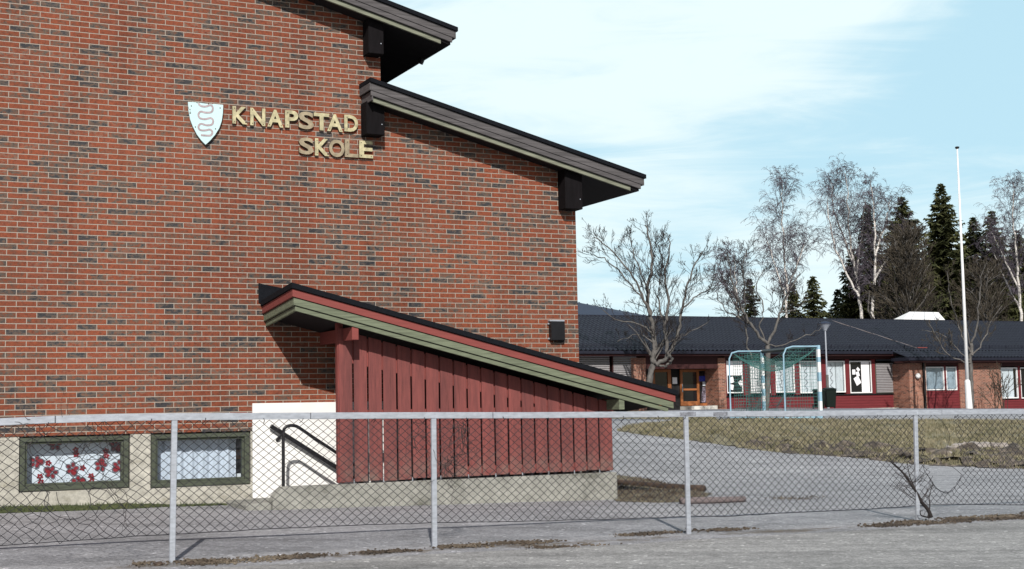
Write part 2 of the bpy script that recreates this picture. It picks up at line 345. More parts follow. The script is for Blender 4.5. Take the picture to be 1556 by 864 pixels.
def glass(name, tint=(.9, .93, .95), refl=.35):
    q = NT(name); g = q.n('ShaderNodeBsdfGlossy'); g.inputs['Roughness'].default_value = .03; g.inputs[0].default_value = (1, 1, 1, 1)
    t = q.n('ShaderNodeBsdfTransparent'); t.inputs[0].default_value = (*tint, 1)
    lw = q.n('ShaderNodeLayerWeight'); lw.inputs[0].default_value = .5
    pw = q.n('ShaderNodeMath', operation='POWER'); pw.inputs[1].default_value = 3; q.l(lw.outputs['Facing'], pw.inputs[0])
    ma = q.n('ShaderNodeMath', operation='MULTIPLY_ADD'); ma.inputs[1].default_value = .6; ma.inputs[2].default_value = .035; q.l(pw.outputs[0], ma.inputs[0])
    mxn = q.n('ShaderNodeMixShader'); q.l(ma.outputs[0], mxn.inputs[0]); q.l(t.outputs[0], mxn.inputs[1]); q.l(g.outputs[0], mxn.inputs[2]); q.l(mxn.outputs[0], q.out.inputs[0]); return q.m
M_glass = glass('window_glass')
M_dglass = plain('dark_glass', (.008, .009, .011), .08, var=.1, spec=.6)
M_room = plain('dark_interior', (.015, .014, .015), .9)
M_curt = plain('white_curtain', (.80, .82, .86), .9, var=.05)
M_lace = plain('lace_curtain', (.66, .69, .76), .9, var=.10, scale=22)
M_flr = plain('red_flower_print', (.30, .012, .022), .9, var=.15, scale=30)
M_flg = plain('grey_flower_print', (.17, .16, .18), .9, var=.15, scale=30)
M_tile = plain('dark_roof_tile', (.0095, .0105, .020), .6, var=.25, scale=2.5, spec=.35)
M_bluemetal = plain('blue_grey_sheet_roof', (.018, .026, .055), .6, metal=0, var=.12)
M_maroon = plain('maroon_cladding', (.13, .018, .022), .7, var=.2, scale=3, stretch=(.5, 1, 8))
M_mdark = plain('dark_maroon_board', (.045, .014, .014), .7, var=.2)
M_orange = plain('varnished_door_wood', (.30, .11, .040), .5, var=.25, scale=6, stretch=(6, 6, 1))
M_wht = plain('white_paint', (.75, .76, .76), .6, var=.08, scale=2)
M_blind = plain('grey_blind', (.26, .25, .26), .6, var=.1)
M_gold = plain('tarnished_gold', (.44, .40, .25), .65, var=.38, scale=14, metal=.1)
M_goldd = plain('darkened_gold', (.30, .25, .17), .6, var=.35, scale=14, metal=.1)
M_edge = plain('letter_edge', (.06, .045, .03), .7)
M_shield = plain('pale_blue_enamel', (.50, .68, .70), .45, var=.04, scale=5, spec=.5)
M_snake = plain('faded_mauve_paint', (.36, .30, .32), .7, var=.3, scale=20)
M_blue = plain('pale_blue_steel', (.26, .42, .52), .5, var=.12, scale=4)
M_net = plain('green_net_cord', (.05, .15, .14), .8, var=.2)
M_bin = plain('dark_green_plastic', (.004, .009, .007), .6, var=.15, spec=.15)
M_paper = plain('paper', (.8, .8, .82), .8, var=.02)
M_cyan = plain('pale_blue_paper', (.35, .55, .70), .8, var=.1, scale=9)
M_stone = plain('pale_stone', (.30, .27, .25), .9, var=.4, scale=6, bump=.6)
M_kerb = plain('kerb_concrete', (.55, .54, .50), .85, var=.2, scale=3)

# ------------------------------------------------------------ ground
def grid(name, s0, s1, m0, m1, ds, dm, mat, off=0, label=None):
    mb = MB(); ns = max(1, int((s1-s0)/ds)); nm = max(1, int((m1-m0)/dm)); vs = []
    for j in range(nm+1):
        for i in range(ns+1):
            x, y, _ = fr(s0+(s1-s0)*i/ns, m0+(m1-m0)*j/nm, 0); vs.append((x, y, gz(x, y)+off))
    mb.raw(vs, [(j*(ns+1)+i, j*(ns+1)+i+1, (j+1)*(ns+1)+i+1, (j+1)*(ns+1)+i) for j in range(nm) for i in range(ns)])
    o = part(name, mb, mat, smooth=True); o['kind'] = 'structure'; return o
def ground():
    mb = MB()
    def axis(a, b, lo, hi, st):
        x = [lo+(hi-lo)*i/int((hi-lo)/st) for i in range(int((hi-lo)/st)+1)]
        v = lo; g = st
        while v > a: g *= 1.4; v -= g; x.insert(0, max(v, a))
        v = hi; g = st
        while v < b: g *= 1.4; v += g; x.append(min(v, b))
        return x
    S = axis(-900, 1500, -6, 62, .5); Mm = axis(-600, 1500, 6, 60, .5); n = len(S)
    vs = []
    for m in Mm:
        for s in S:
            x, y, _ = fr(s, m, 0); vs.append((x, y, gz(x, y)))
    mb.raw(vs, [(j*n+i, j*n+i+1, (j+1)*n+i+1, (j+1)*n+i) for j in range(len(Mm)-1) for i in range(n-1)])
    o = part('ground', mb, M_asph, smooth=True); o['kind'] = 'structure'
ground()
# front road: edge wanders along the fence line
mb = MB(); vs = []; N = 160; rows = [-400, -60, -10, 0, 4, 7, 9, 10]
for i in range(N+1):
    s = -40+90*i/N; e = 10.98+.10*noise.noise(Vector((s*.7, 0, 0)))+.05*noise.noise(Vector((s*3, 0, 5)))
    for m in rows+[10.6, e]:
        x, y, _ = fr(s, m, 0); vs.append((x, y, gz(x, y)+.006))
k = len(rows)+2
mb.raw(vs, [(i*k+j, (i+1)*k+j, (i+1)*k+j+1, i*k+j+1) for i in range(N) for j in range(k-1)])
part('road', mb, M_road, smooth=True)['kind'] = 'structure'
# far path strip in front of the low building
grid('path', 20, 75, 35.5, 52, .8, .8, M_path, .006)

def inside(p, poly):
    c = False; n = len(poly); j = n-1
    for i in range(n):
        a, b = poly[i], poly[j]
        if (a[1] > p[1]) != (b[1] > p[1]) and p[0] < (b[0]-a[0])*(p[1]-a[1])/(b[1]-a[1])+a[0]: c = not c
        j = i
    return c
def edist(p, poly):
    best = 1e9
    for i in range(len(poly)):
        a = Vector(poly[i][:2]); b = Vector(poly[(i+1) % len(poly)][:2]); q = Vector(p[:2]); ab = b-a
        t = max(0, min(1, (q-a).dot(ab)/max(1e-9, ab.length_squared))); best = min(best, (a+ab*t-q).length)
    return best
def patch(name, poly, mat, step, h, edge, rough=.02, label=None, cat=None, kind='stuff', blades=0, bh=.05, bmat=None, base=.004, bw=.006, hol=None):
    poly = [tuple(p[:2]) for p in poly]
    x0 = min(p[0] for p in poly); x1 = max(p[0] for p in poly); y0 = min(p[1] for p in poly); y1 = max(p[1] for p in poly)
    nx = int((x1-x0)/step)+3; ny = int((y1-y0)/step)+3; mb = MB(); idx = {}
    for j in range(ny):
        for i in range(nx):
            x = x0+(i-1)*step+step*.35*noise.noise(Vector((i*.9, j*.9, 1))); y = y0+(j-1)*step+step*.35*noise.noise(Vector((i*.9, j*.9, 7)))
            ins = inside((x, y), poly); d = edist((x, y), poly)
            if not ins and d > step*.9: continue
            if hol is not None and noise.noise(Vector((x*4, y*4, 3)))+.5*noise.noise(Vector((x*13, y*13, 3))) < hol-.25*sst(0, edge*1.5, d if ins else 0): continue
            dd = (d if ins else -d)+.25*edge*noise.noise(Vector((x*2.5, y*2.5, 0)))
            hh = h*sst(-edge*.2, edge, dd)+rough*sst(0, edge, dd)*noise.noise(Vector((x*3, y*3, 2)))
            idx[(i, j)] = len(mb.v); mb.v.append((x, y, gz(x, y)+base+hh-(0.03 if dd < -.12*edge else 0)))
    for (i, j), a in list(idx.items()):
        if all(q in idx for q in ((i+1, j), (i+1, j+1), (i, j+1))):
            mb.f.append((a, idx[(i+1, j)], idx[(i+1, j+1)], idx[(i, j+1)])); mb.mi.append(0)
    c = 0; tries = 0
    mb.cur = 1
    while c < blades and tries < blades*6:
        tries += 1
        x = random.uniform(x0, x1); y = random.uniform(y0, y1)
        if not inside((x, y), poly): continue
        if noise.noise(Vector((x*1.3, y*1.3, 9))) < -.25 and random.random() < .8: continue
        if hol is not None and noise.noise(Vector((x*4, y*4, 3))) < hol-.1: continue
        d = edist((x, y), poly); z = gz(x, y)+base+h*sst(-edge*.2, edge, d)
        a = random.uniform(0, 6.28); ln = bh*random.uniform(.4, 1.3); w = bw*random.uniform(.6, 1.5); lx, ly = random.gauss(0, .5)*ln, random.gauss(0, .5)*ln
        mb.face([(x-w*cos(a), y-w*sin(a), z-.01), (x+w*cos(a), y+w*sin(a), z-.01), (x+lx, y+ly, z+ln)]); c += 1
    o = part(name, mb, [mat, bmat or mat], smooth=False)
    if kind == 'structure': o['kind'] = 'structure'
    else: setp(o, label, cat, None, 'stuff')
    return o
isl_px = [(938, 655), (950, 649), (1030, 644), (1130, 642), (1300, 642), (1450, 642), (1640, 643), (1700, 690), (1640, 718), (1556, 712), (1470, 709), (1388, 705), (1293, 694), (1220, 690), (1151, 684), (1056, 670), (980, 661)]
isl = [G(*p) for p in isl_px]
patch('grass_island', isl, M_grassg, .22, .10, .8, .05, 'long tongue of dry yellow green grass beyond the fence and yard path', 'grass', blades=42000, bh=.07, bmat=M_blade, bw=.012)
mud_px = [(1085, 668), (1180, 673), (1293, 681), (1388, 688), (1470, 684), (1640, 680), (1640, 720), (1556, 713), (1470, 710), (1388, 706), (1293, 695), (1200, 689), (1120, 679)]
patch('mud_bank', [G(*p) for p in mud_px], M_mud, .09, .12, .5, .19, 'strip of churned brown earth along the near edge of the dry grass', 'soil', blades=2500, bh=.07, bmat=M_blade, bw=.014, base=.004, hol=-.28)
patch('soil_patch', [G(*p) for p in [(936, 722), (985, 728), (1040, 740), (1080, 750), (1062, 762), (1000, 764), (936, 762)]], M_soilg, .05, .02, .3, .015, 'patch of brown soil and litter beside the concrete base and the logs', 'soil', blades=2500, bh=.04, bmat=M_leaf, bw=.008)
patch('grass_verge', [G(*p) for p in [(925, 628), (1000, 629), (1090, 633), (1085, 638), (1000, 637), (925, 636)]], M_grassg, .3, .05, .5, .02, 'narrow dry grass verge just beyond the stairwell roof', 'grass', blades=4000, bh=.08, bmat=M_blade, bw=.015)
# moss along the plinth
wb = lambda s, m: Vector(fr(s, m, 0))
patch('moss_strip', [wb(-3, D-.02), wb(-3, D-.32), wb(1.6, D-.36), wb(2.4, D-.30), wb(3.2, D-.28), wb(3.7, D-.12), wb(4.6, D-.10), wb(4.75, D-.02)], M_moss, .05, .05, .12, .03, 'strip of green moss growing along the foot of the cream plinth', 'moss', blades=6000, bh=.035, bmat=M_mblade, bw=.006)
# litter along the fence feet
def litter(name, poly, lab, n, mat=M_dirt, h=.02):
    pts = [tuple(q[:2]) for q in poly]; x0 = min(q[0] for q in pts); x1 = max(q[0] for q in pts); y0 = min(q[1] for q in pts); y1 = max(q[1] for q in pts)
    mb = MB(); c = 0; tr = 0
    while c < n and tr < n*40:
        tr += 1; x = random.uniform(x0, x1); y = random.uniform(y0, y1)
        if not inside((x, y), pts) or noise.noise(Vector((x*3, y*3, 3)))+.6*noise.noise(Vector((x*11, y*11, 3))) < random.gauss(.14, .24): continue
        x += random.gauss(0, .07); y += random.gauss(0, .05); z = gz(x, y)+.007; r = random.uniform(.004, .017)*(1.5 if random.random() < .06 else 1)
        if random.random() < .5: mb.blob((x, y, z+r*.2), r, r*.8, r*.5, c, .35, 5, 3)
        else:
            a = random.uniform(0, 6.28); t = random.uniform(0, r*1.3); mb.face([(x, y, z), (x+r*cos(a), y+r*sin(a), z+t), (x+r*1.6*cos(a+.5), y+r*1.6*sin(a+.5), z+t*.7), (x+r*cos(a+1.2), y+r*sin(a+1.2), z)])
        c += 1
    setp(part(name, mb, M_leaf), lab, 'leaf litter', None, 'stuff'); return
    patch(name, poly, mat, .028, h*.12, .08, .006, lab, 'leaf litter', blades=n, bh=.014, bmat=M_leaf, bw=.008, hol=.16 if h < .03 else 0)
litter('leaf_litter', [wb(2.3, 11.30), wb(3.0, 11.22), wb(3.9, 11.35), wb(3.9, 11.46), wb(3.1, 11.46), wb(2.3, 11.5)], 'brown leaf litter around the foot of the leftmost fence post', 1800)
litter('leaf_litter', [wb(4.95, 11.40), wb(5.5, 11.36), wb(6.1, 11.42), wb(6.1, 11.55), wb(5.4, 11.58), wb(4.95, 11.50)], 'small brown litter patch right of the second fence post', 1200)
litter('leaf_litter', [wb(6.9, 11.58), wb(7.6, 11.62), wb(8.5, 11.64), wb(8.5, 11.72), wb(7.6, 11.72), wb(6.9, 11.66)], 'thin dark line of litter crossing behind the third fence post', 1000)
litter('leaf_litter', [wb(9.5, 11.20), wb(10.4, 11.15), wb(11.5, 11.2), wb(15, 11.1), wb(15, 11.75), wb(12.5, 11.72), wb(11.2, 11.6), wb(10.4, 11.52), wb(9.8, 11.35)], 'broad brown strip of dead leaves under the shrub at the right fence post', 9000, h=.035)
litter('leaf_litter', [wb(3.9, 11.28), wb(4.6, 11.33), wb(4.6, 11.39), wb(3.9, 11.34)], 'faint brown litter streak on the asphalt before the second fence post', 400)
litter('leaf_litter', [wb(5.7, 11.0), wb(6.5, 11.02), wb(6.5, 11.09), wb(5.7, 11.06)], 'short litter streak at the road edge below the concrete base', 300)
litter('leaf_litter', [G(1170, 756), G(1240, 754), G(1245, 758), G(1180, 760)], 'small dark scrape of litter on the yard asphalt', 200)

# ------------------------------------------------------------ school building
school = thing('school_building', 'tall red brick school gable with stepped black roofs and a cream plinth', 'building', fr(2, D, .15), YAW)
TH = .3
C2 = 6.556; C1 = 9.477; ZP = 1.110
SU, ZU = W(696, 41, D-.43); SLo, ZLo = W(982, 265, D-.43)
def z_up(s): return ZU+.2578*(SU-s)     # top edge of upper roof along s
def z_lo(s): return ZLo+.2485*(SLo-s)
dr = .36
mb = MB()
wallpts = [(-7, ZP), (C1, ZP), (C1, z_lo(C1)-.25), (C2, z_lo(C2)-.25), (C2, z_up(C2)-.25), (-7, z_up(-7)-.25)]
mb.prism(wallpts, D, D+TH)
mb.box(C1-TH, C1-.001, D+TH+.001, D+14, -.3, z_lo(C1)-.25)             # end wall
mb.box(C2-TH, C2-.001, D+TH+.001, D+14, z_lo(C2)-.3, z_up(C2)-.25)
part('wall', mb, M_brick, school)
# plinth with two window openings
w1 = [W(28, 661), W(198, 742)]; w2 = [W(229, 658), W(381.5, 738)]
w1s = (W(29, 700)[0], W(198, 700)[0]); w1z = W(110, 745)[1]; w2s = (W(229, 700)[0], W(381.5, 700)[0]); w2z = W(305, 739)[1]
PD = D+.012
mb = MB()
segs = [(-7, w1s[0]), (w1s[1], w2s[0]), (w2s[1], C1-.012)]
for a, b in segs: mb.box(a, b, PD, PD+.4, -.4, ZP-.002)
mb.box(w1s[0], w1s[1], PD, PD+.4, -.4, w1z); mb.box(w2s[0], w2s[1], PD, PD+.4, -.4, w2z)
part('plinth', mb, M_plinth, school)
def bwindow(a, b, z0, lab):
    z1 = ZP-.012; t = .058; f = MB(); m0 = D+.03; m1 = D+.13
    a += .012; b -= .012; z0 += .01
    f.box(a, b, m0, m1, z0, z0+t); f.box(a, b, m0, m1, z1-t, z1)
    f.box(a, a+t, m0, m1, z0+t, z1-t); f.box(b-t, b, m0, m1, z0+t, z1-t)
    i = t; j = t+.026; n0 = m0+.03                                    # inner sash
    f.box(a+i, b-i, n0, m1, z0+i, z0+j); f.box(a+i, b-i, n0, m1, z1-j, z1-i); f.box(a+i, a+j, n0, m1, z0+j, z1-j); f.box(b-j, b-i, n0, m1, z0+j, z1-j)
    fo = part('window', f, M_greenf, school, lab, bevel=.004)
    part('pane', MB().box(a+j, b-j, D+.085, D+.09, z0+j, z1-j), M_glass, fo)
    return a+j, b-j, z0+j, z1-j
g1 = bwindow(*w1s, w1z, 'basement window with a red flowered curtain'); g2 = bwindow(*w2s, w2z, 'basement window with a plain pale curtain')
mb = MB(); mb.box(w1s[0]-.5, w2s[1]+.5, D+1.4, D+1.42, 0, ZP+.2); mb.box(w1s[0]-.5, w2s[1]+.5, D+.42, D+1.4, ZP+.1, ZP+.2); mb.box(w1s[0]-.5, w2s[1]+.5, D+.42, D+1.4, 0, .1)
psplit('cellar_room', mb, M_room, school)
# curtains
def curtain(name, lab, a, b, z0, z1, mat, waves, amp, flowers=False):
    mb = MB(); n = 90; m0 = D+.27
    f = lambda s: m0+amp*sin((s-a)*waves)+amp*.5*sin((s-a)*waves*2.3+1)
    vs = [fr(a+(b-a)*i/n, f(a+(b-a)*i/n), z) for i in range(n+1) for z in (z0, z1)]
    mb.raw(vs, [(2*i, 2*i+2, 2*i+3, 2*i+1) for i in range(n)])
    mb.raw([(v[0]+SA*-.004, v[1]+CA*.004, v[2]) for v in vs], [(2*i+1, 2*i+3, 2*i+2, 2*i) for i in range(n)])
    mats = [mat]
    if flowers:
        mats = [mat, M_flr, M_flg]
        def petal(cs, cz, r, ang, sc, mi, off):
            mb.cur = mi; c = (cs+cos(ang)*r, cz+sin(ang)*r); pts = []
            for k in range(12):
                t = 2*pi*k/12; u = cos(t)*sc*1.0; v = sin(t)*sc*.8
                s = c[0]+u*cos(ang)-v*sin(ang); z = c[1]+u*sin(ang)+v*cos(ang)
                if s < a+.004 or s > b-.004: s = max(a+.004, min(b-.004, s))
                z = max(z0+.003, min(z1-.003, z)); pts.append(fr(s, f(s)-off, z))
            mb.face(pts)
        big = [(178, 333), (255, 385), (358, 365), (500, 350), (590, 352), (385, 432), (275, 245), (575, 250)]
        small = [(240, 338), (198, 405), (203, 432), (376, 272), (378, 295), (410, 362), (452, 402), (455, 425), (525, 278), (528, 302)]
        ghost = [(300, 322), (325, 420), (428, 320), (520, 410), (420, 255), (265, 425)]
        pos = lambda q: W(q[0]/3.27, 600+q[1]/3.27, m0)
        for k, q in enumerate(big):
            s, z = pos(q)
            for j in range(5):
                an = 2*pi*j/5+k*1.3; sc = .024+.018*(j == (k % 5))
                petal(s, z, .048, an, sc+.014, 2, .003+.0004*j); petal(s, z, .045, an, sc, 1, .006+.0004*j)
        for k, q in enumerate(small):
            s, z = pos(q)
            for j in range(5): petal(s, z, .022, 2*pi*j/5+k, .017, 1, .006+.0004*j)
        for k, q in enumerate(ghost):
            s, z = pos(q)
            for j in range(5):
                an = 2*pi*j/5+k
                for t in range(6): petal(s+cos(an)*.035+.022*cos(t*1.05), z+sin(an)*.035+.022*sin(t*1.05), 0, 0, .0045, 2, .003+.0003*t)
        mb.cur = 0
    o = part(name, mb, mats, loc=fr((a+b)/2, D+.27, z0), rotz=YAW, smooth=not flowers); setp(o, lab, 'curtain')
curtain('curtain', 'white curtain printed with red flowers behind the left basement window', g1[0]-.12, g1[1]+.18, g1[2]-.03, g1[3]+.05, M_curt, 5, .006, True)
curtain('curtain', 'plain pale pleated curtain behind the right basement window', g2[0]-.1, W(358.5, 700, D+.27)[0], g2[2]-.03, g2[3]+.05, M_lace, 42, .012)
# cardboard box visible beside the pale curtain
cs = W(366, 690, D+.5)
mb = MB().box(cs[0]-.10, cs[0]+.2, D+.45, D+.7, W(366, 697, D+.5)[1], W(366, 685, D+.5)[1]); mb.box(cs[0]-.10, cs[0]+.2, D+.44, D+.72, W(366, 685, D+.5)[1]+.002, W(366, 683, D+.5)[1])
setp(part('cardboard_box', mb, M_orange, loc=fr(cs[0], D+.5, cs[1]), rotz=YAW), 'orange brown cardboard box seen at the right edge of the right basement window', 'box')
mb = MB().box(cs[0]-.12, cs[0]+.06, D+.40, D+.44, W(366, 727, D+.42)[1], W(366, 719, D+.42)[1])
setp(part('note_paper', mb, M_paper, loc=fr(cs[0], D+.42, .7), rotz=YAW), 'small white paper at the lower right corner of the right basement window', 'paper')
# roofs
def mainroof(sa, sb, zf, first, lab):
    """verge roof: layers in front of the wall, felt on top, dark soffit, eave end at sb"""
    V0 = D-.40; B = D+14.6
    r = part('roof', MB().slant(sa-.02, sb+.02, V0-.03, B, zf(sa-.02)-.055, zf(sa-.02), zf(sb+.02)-.055, zf(sb+.02)), M_felt, school, lab)
    def lay(a, b, d0, d1, m0, m1): return MB().slant(a, b, m0, m1, zf(a)-d1, zf(a)-d0, zf(b)-d1, zf(b)-d0)
    part('fascia_board', lay(sa, sb-.02, .058, .155, V0, V0+.03), M_grey, r, 'upper weathered grey fascia board', bevel=.003)
    part('fascia_board', lay(sa, sb-.05, .160, .222, V0+.008, V0+.04), M_grey, r, 'middle weathered grey fascia board', bevel=.003)
    part('fascia_board', lay(sa+.03, sb-.20, .226, .286, V0+.045, V0+.08), M_grey2, r, 'lowest greenish fascia board set back under the verge', bevel=.003)
    e = MB(); e.slant(sb-.02, sb, V0, B, zf(sb-.02)-.155, zf(sb-.02)-.058, zf(sb)-.155, zf(sb)-.058)
    part('eave_board', e, M_grey, r)
    part('soffit', lay(sa+.02, sb-.06, .17, .25, V0+.05, B), M_soff, r)
    if first:
        e = MB(); e.slant(sa-.02, sa, V0+.002, D-.01, zf(sa)-.155, zf(sa)-.058, zf(sa)-.155, zf(sa)-.058)
        e.slant(sa+.012, sa+.03, V0+.01, D-.01, zf(sa)-.286, zf(sa)-.16, zf(sa)-.286, zf(sa)-.16)
        part('return_board', e, M_grey, r, 'short grey return board at the high end of the lower roof', bevel=.003)
    return r
rU = mainroof(-7.2, SU-.02, z_up, False, 'upper roof with weathered grey verge boards')
rL = mainroof(W(563, 117, D-.43)[0]+.02, SLo-.02, z_lo, True, 'lower roof with weathered grey verge boards')
# downturned spout and small snow hook
q = P(641, 90, 18.9)
part('spout', MB().tube([(q.x, q.y, q.z+.12), (q.x, q.y, q.z-.02), (q.x-.02, q.y, q.z-.06)], .035, 8), M_black, rU)
s, z = W(893, 231, D-.2)
part('roof_hook', MB().tube([fr(s-.04, D-.2, z_lo(s-.04)-.01), fr(s-.02, D-.2, z_lo(s)+.06), fr(s+.02, D-.2, z_lo(s)+.07), fr(s+.05, D-.2, z_lo(s+.05)-.01)], .010, 6).tube([fr(s-.02, D-.2, z_lo(s)+.06), fr(s+.02, D-.2, z_lo(s)-.01)], .008, 5), M_black, rL)
# dark beam boxes
for (x0, x1, y0, y1, zf) in ((560, 583, 24, 83, z_up), (557, 584.5, 146, 206, z_lo), (859, 885, 258, 319, z_lo)):
    m0 = D-.22; a = W(x0, (y0+y1)/2, m0)[0]; b = W(x1, (y0+y1)/2, m0)[0]; zb = W((x0+x1)/2, y1-2, m0)[1]
    mb = MB().slant(a, b, m0, D+.0-.002, zb, zf(a)-.26, zb, zf(b)-.26)
    bo = part('beam_end', mb, M_beam, school, bevel=.006)
    part('bolt', MB().tube([fr(b-.04, m0-.004, zb+.14), fr(b-.04, m0+.01, zb+.14)], .008, 6), M_galv, bo)
# wall vent cover
v0 = W(838, 517, D-.08); v1 = W(858, 488, D-.08)
vt = part('vent_cover', MB().box(v0[0], v1[0], D-.09, D-.002, v0[1], v1[1]), M_black, school, 'small black box cover on the brick near the right corner', bevel=.008)
part('bracket', MB().box(v0[0]-.02, v1[0]+.02, D-.025, D-.001, v0[1]+.02, v0[1]+.04).box(v0[0]-.02, v1[0]+.02, D-.025, D-.001, v1[1]-.04, v1[1]-.02).box(v0[0]-.01, v1[0]+.01, D-.06, D-.001, v1[1]+.002, v1[1]+.02), M_galv, vt)
# white rendered panel behind the stairwell
wp0 = W(383, 612); wp1 = W(515, 610.5)
part('white_panel', MB().box(wp0[0], 9.2, D-.022, D-.001, -.1, ZP+.03).box(wp0[0], 6.6, D-.024, D-.001, ZP+.03, wp1[1]), M_white, school, 'white rendered wall panel beside the stair screen')

# ------------------------------------------------------------ coat of arms and letters
sh = [(118, 158), (180, 161), (240, 170), (300, 172), (362, 178), (360, 235), (352, 290), (335, 340), (305, 388), (270, 428), (240, 455), (210, 425), (180, 385), (152, 330), (133, 280), (122, 220)]
def c2(q, m): return W(260+q[0]/4.576, 120+q[1]/4.576, m)
def c2(q, m): return W(260+q[0]/4.576, 120+q[1]/4.576, m)
pts = [c2(q, D-.05) for q in sh][::-1]
cen = (sum(p[0] for p in pts)/len(pts), sum(p[1] for p in pts)/len(pts))
arms = thing('coat_of_arms', 'pale blue shield with a faded winding snake, left of the wall lettering', 'shield', fr(cen[0], D, cen[1]), YAW)
part('shield_plate', MB().prism(pts, D-.05, D-.03), M_shield, arms)
part('backing', MB().prism([(cen[0]+(p[0]-cen[0])*.93+.008, cen[1]+(p[1]-cen[1])*.93-.006) for p in pts], D-.029, D-.002), M_edge, arms)
sn = [(190, 166), (205, 185), (240, 190), (275, 180), (290, 200), (280, 228), (240, 232), (205, 225), (190, 245), (200, 270), (235, 278), (275, 270), (292, 288), (283, 315), (245, 320), (207, 310), (190, 330), (200, 352), (235, 356), (270, 350), (287, 368), (275, 390), (245, 392), (207, 388)]
def smooth(pts, n=4):
    out = []
    for i in range(len(pts)-1):
        p0 = pts[max(0, i-1)]; p1 = pts[i]; p2 = pts[i+1]; p3 = pts[min(len(pts)-1, i+2)]
        for k in range(n):
            t = k/n; out.append(tuple(.5*((2*p1[d])+(-p0[d]+p2[d])*t+(2*p0[d]-5*p1[d]+4*p2[d]-p3[d])*t*t+(-p0[d]+3*p1[d]-3*p2[d]+p3[d])*t**3) for d in range(len(p1))))
    out.append(tuple(pts[-1])); return out
def ribbon(mb, pts2, w, m0, m1):
    n = len(pts2); Lf = []; Rt = []
    for i in range(n):
        a = pts2[max(0, i-1)]; b = pts2[min(n-1, i+1)]; dx, dz = b[0]-a[0], b[1]-a[1]; l = sqrt(dx*dx+dz*dz) or 1
        Lf.append((pts2[i][0]-dz/l*w, pts2[i][1]+dx/l*w)); Rt.append((pts2[i][0]+dz/l*w, pts2[i][1]-dx/l*w))
    for i in range(n-1): mb.prism([Rt[i], Rt[i+1], Lf[i+1], Lf[i]], m0, m1)
    return mb
sp = smooth([c2(q, D-.052) for q in sn])
part('snake_emblem', ribbon(MB(), sp, .012, D-.053, D-.051), M_snake, arms)
for q in ((140, 186), (340, 200), (168, 332), (308, 345)):
    s, z = c2(q, D-.05); part('bolt', MB().tube([fr(s, D-.056, z), fr(s, D-.049, z)], .007, 8), M_edge, arms)
chip = MB()
for q, r in (((131, 210), .008), ((133, 235), .011), ((132, 222), .006), ((180, 164), .007), ((260, 172), .008), ((285, 172), .006), ((121, 200), .006)):
    s, z = c2(q, D-.05); chip.tube([fr(s, D-.0505, z), fr(s, D-.0495, z)], r, 6)
psplit('rust_spot', chip, M_edge, arms)
lt = thing('wall_lettering', 'gold capital letters KNAPSTAD SKOLE fixed to the brick gable', 'lettering', fr(5.5, D, 4.8), YAW)
def letter(ch, x0, x1, yb, yt, mat):         # crop-2 pixel box of the letter
    cu = bpy.data.curves.new('txt', 'FONT'); cu.body = ch; cu.size = 1; cu.offset = .030; cu.resolution_u = 4
    to = bpy.data.objects.new('txt', cu); SC.collection.objects.link(to)
    bpy.context.view_layer.update()
    me = bpy.data.meshes.new_from_object(to.evaluated_get(bpy.context.evaluated_depsgraph_get()))
    bpy.data.objects.remove(to)
    xs = [v.co.x for v in me.vertices]; ys = [v.co.y for v in me.vertices]; ax, bx_, ay, by = min(xs), max(xs), min(ys), max(ys)
    p0 = c2((x0, yb), D-.04); p1 = c2((x1, yb), D-.04); pt = c2((x0, yt), D-.04)
    slope = (p1[1]-p0[1])/(p1[0]-p0[0])
    zb = (p0[1]+p1[1])/2; ht = pt[1]-p0[1]
    fs = [tuple(p.vertices) for p in me.polygons]
    # boundary edges for the sides
    ec = {}
    for f in fs:
        for a, b in zip(f, f[1:]+f[:1]): ec[(a, b)] = 1
    pos = [(p0[0]+(v.co.x-ax)/(bx_-ax)*(p1[0]-p0[0]), p0[1]+(v.co.y-ay)/(by-ay)*ht) for v in me.vertices]
    mb = MB(); n = len(pos)
    nrm = me.polygons[0].normal.z
    mb.raw([fr(a, D-.045, z) for a, z in pos], [f if nrm > 0 else f[::-1] for f in fs])
    mb.cur = 1
    b0 = len(mb.v); mb.v += [fr(a, D-.045, z) for a, z in pos]+[fr(a, D-.018, z) for a, z in pos]
    for (a, b) in ec:
        if (b, a) not in ec: mb.f.append((b0+b, b0+a, b0+n+a, b0+n+b)); mb.mi.append(1)
    o = part('letter', mb, [mat, M_edge], lt, 'letter '+ch)
    w = (p1[0]-p0[0])
    for fx, fy in ((.14, .12), (.14, .88), (.86, .1)) if ch in 'KNAE' else ((.2, .15), (.2, .85)) if ch in 'LPD' else ():
        s = p0[0]+w*fx; z = p0[1]+ht*fy
        part('screw', MB().tube([fr(s, D-.05, z), fr(s, D-.044, z)], .006, 6), M_edge, o)
# (char, x0, x1, y baseline, y top)
for a in [('K', 426, 532, 308, 186), ('N', 550, 655, 320, 198), ('A', 668, 780, 329, 208), ('P', 792, 884, 335, 214), ('S', 886, 992, 344, 222), ('T', 992, 1100, 352, 232), ('A', 1084, 1194, 360, 240), ('D', 1204, 1300, 362, 246)]:
    letter(*a, M_goldd if a[0] in 'S' else M_gold)
for a in [('S', 888, 990, 520, 402), ('K', 1000, 1102, 530, 410), ('O', 1098, 1206, 538, 416), ('L', 1208, 1302, 540, 418), ('E', 1308, 1404, 545, 426)]:
    letter(*a, M_goldd if a[0] in 'SOL' else M_gold)

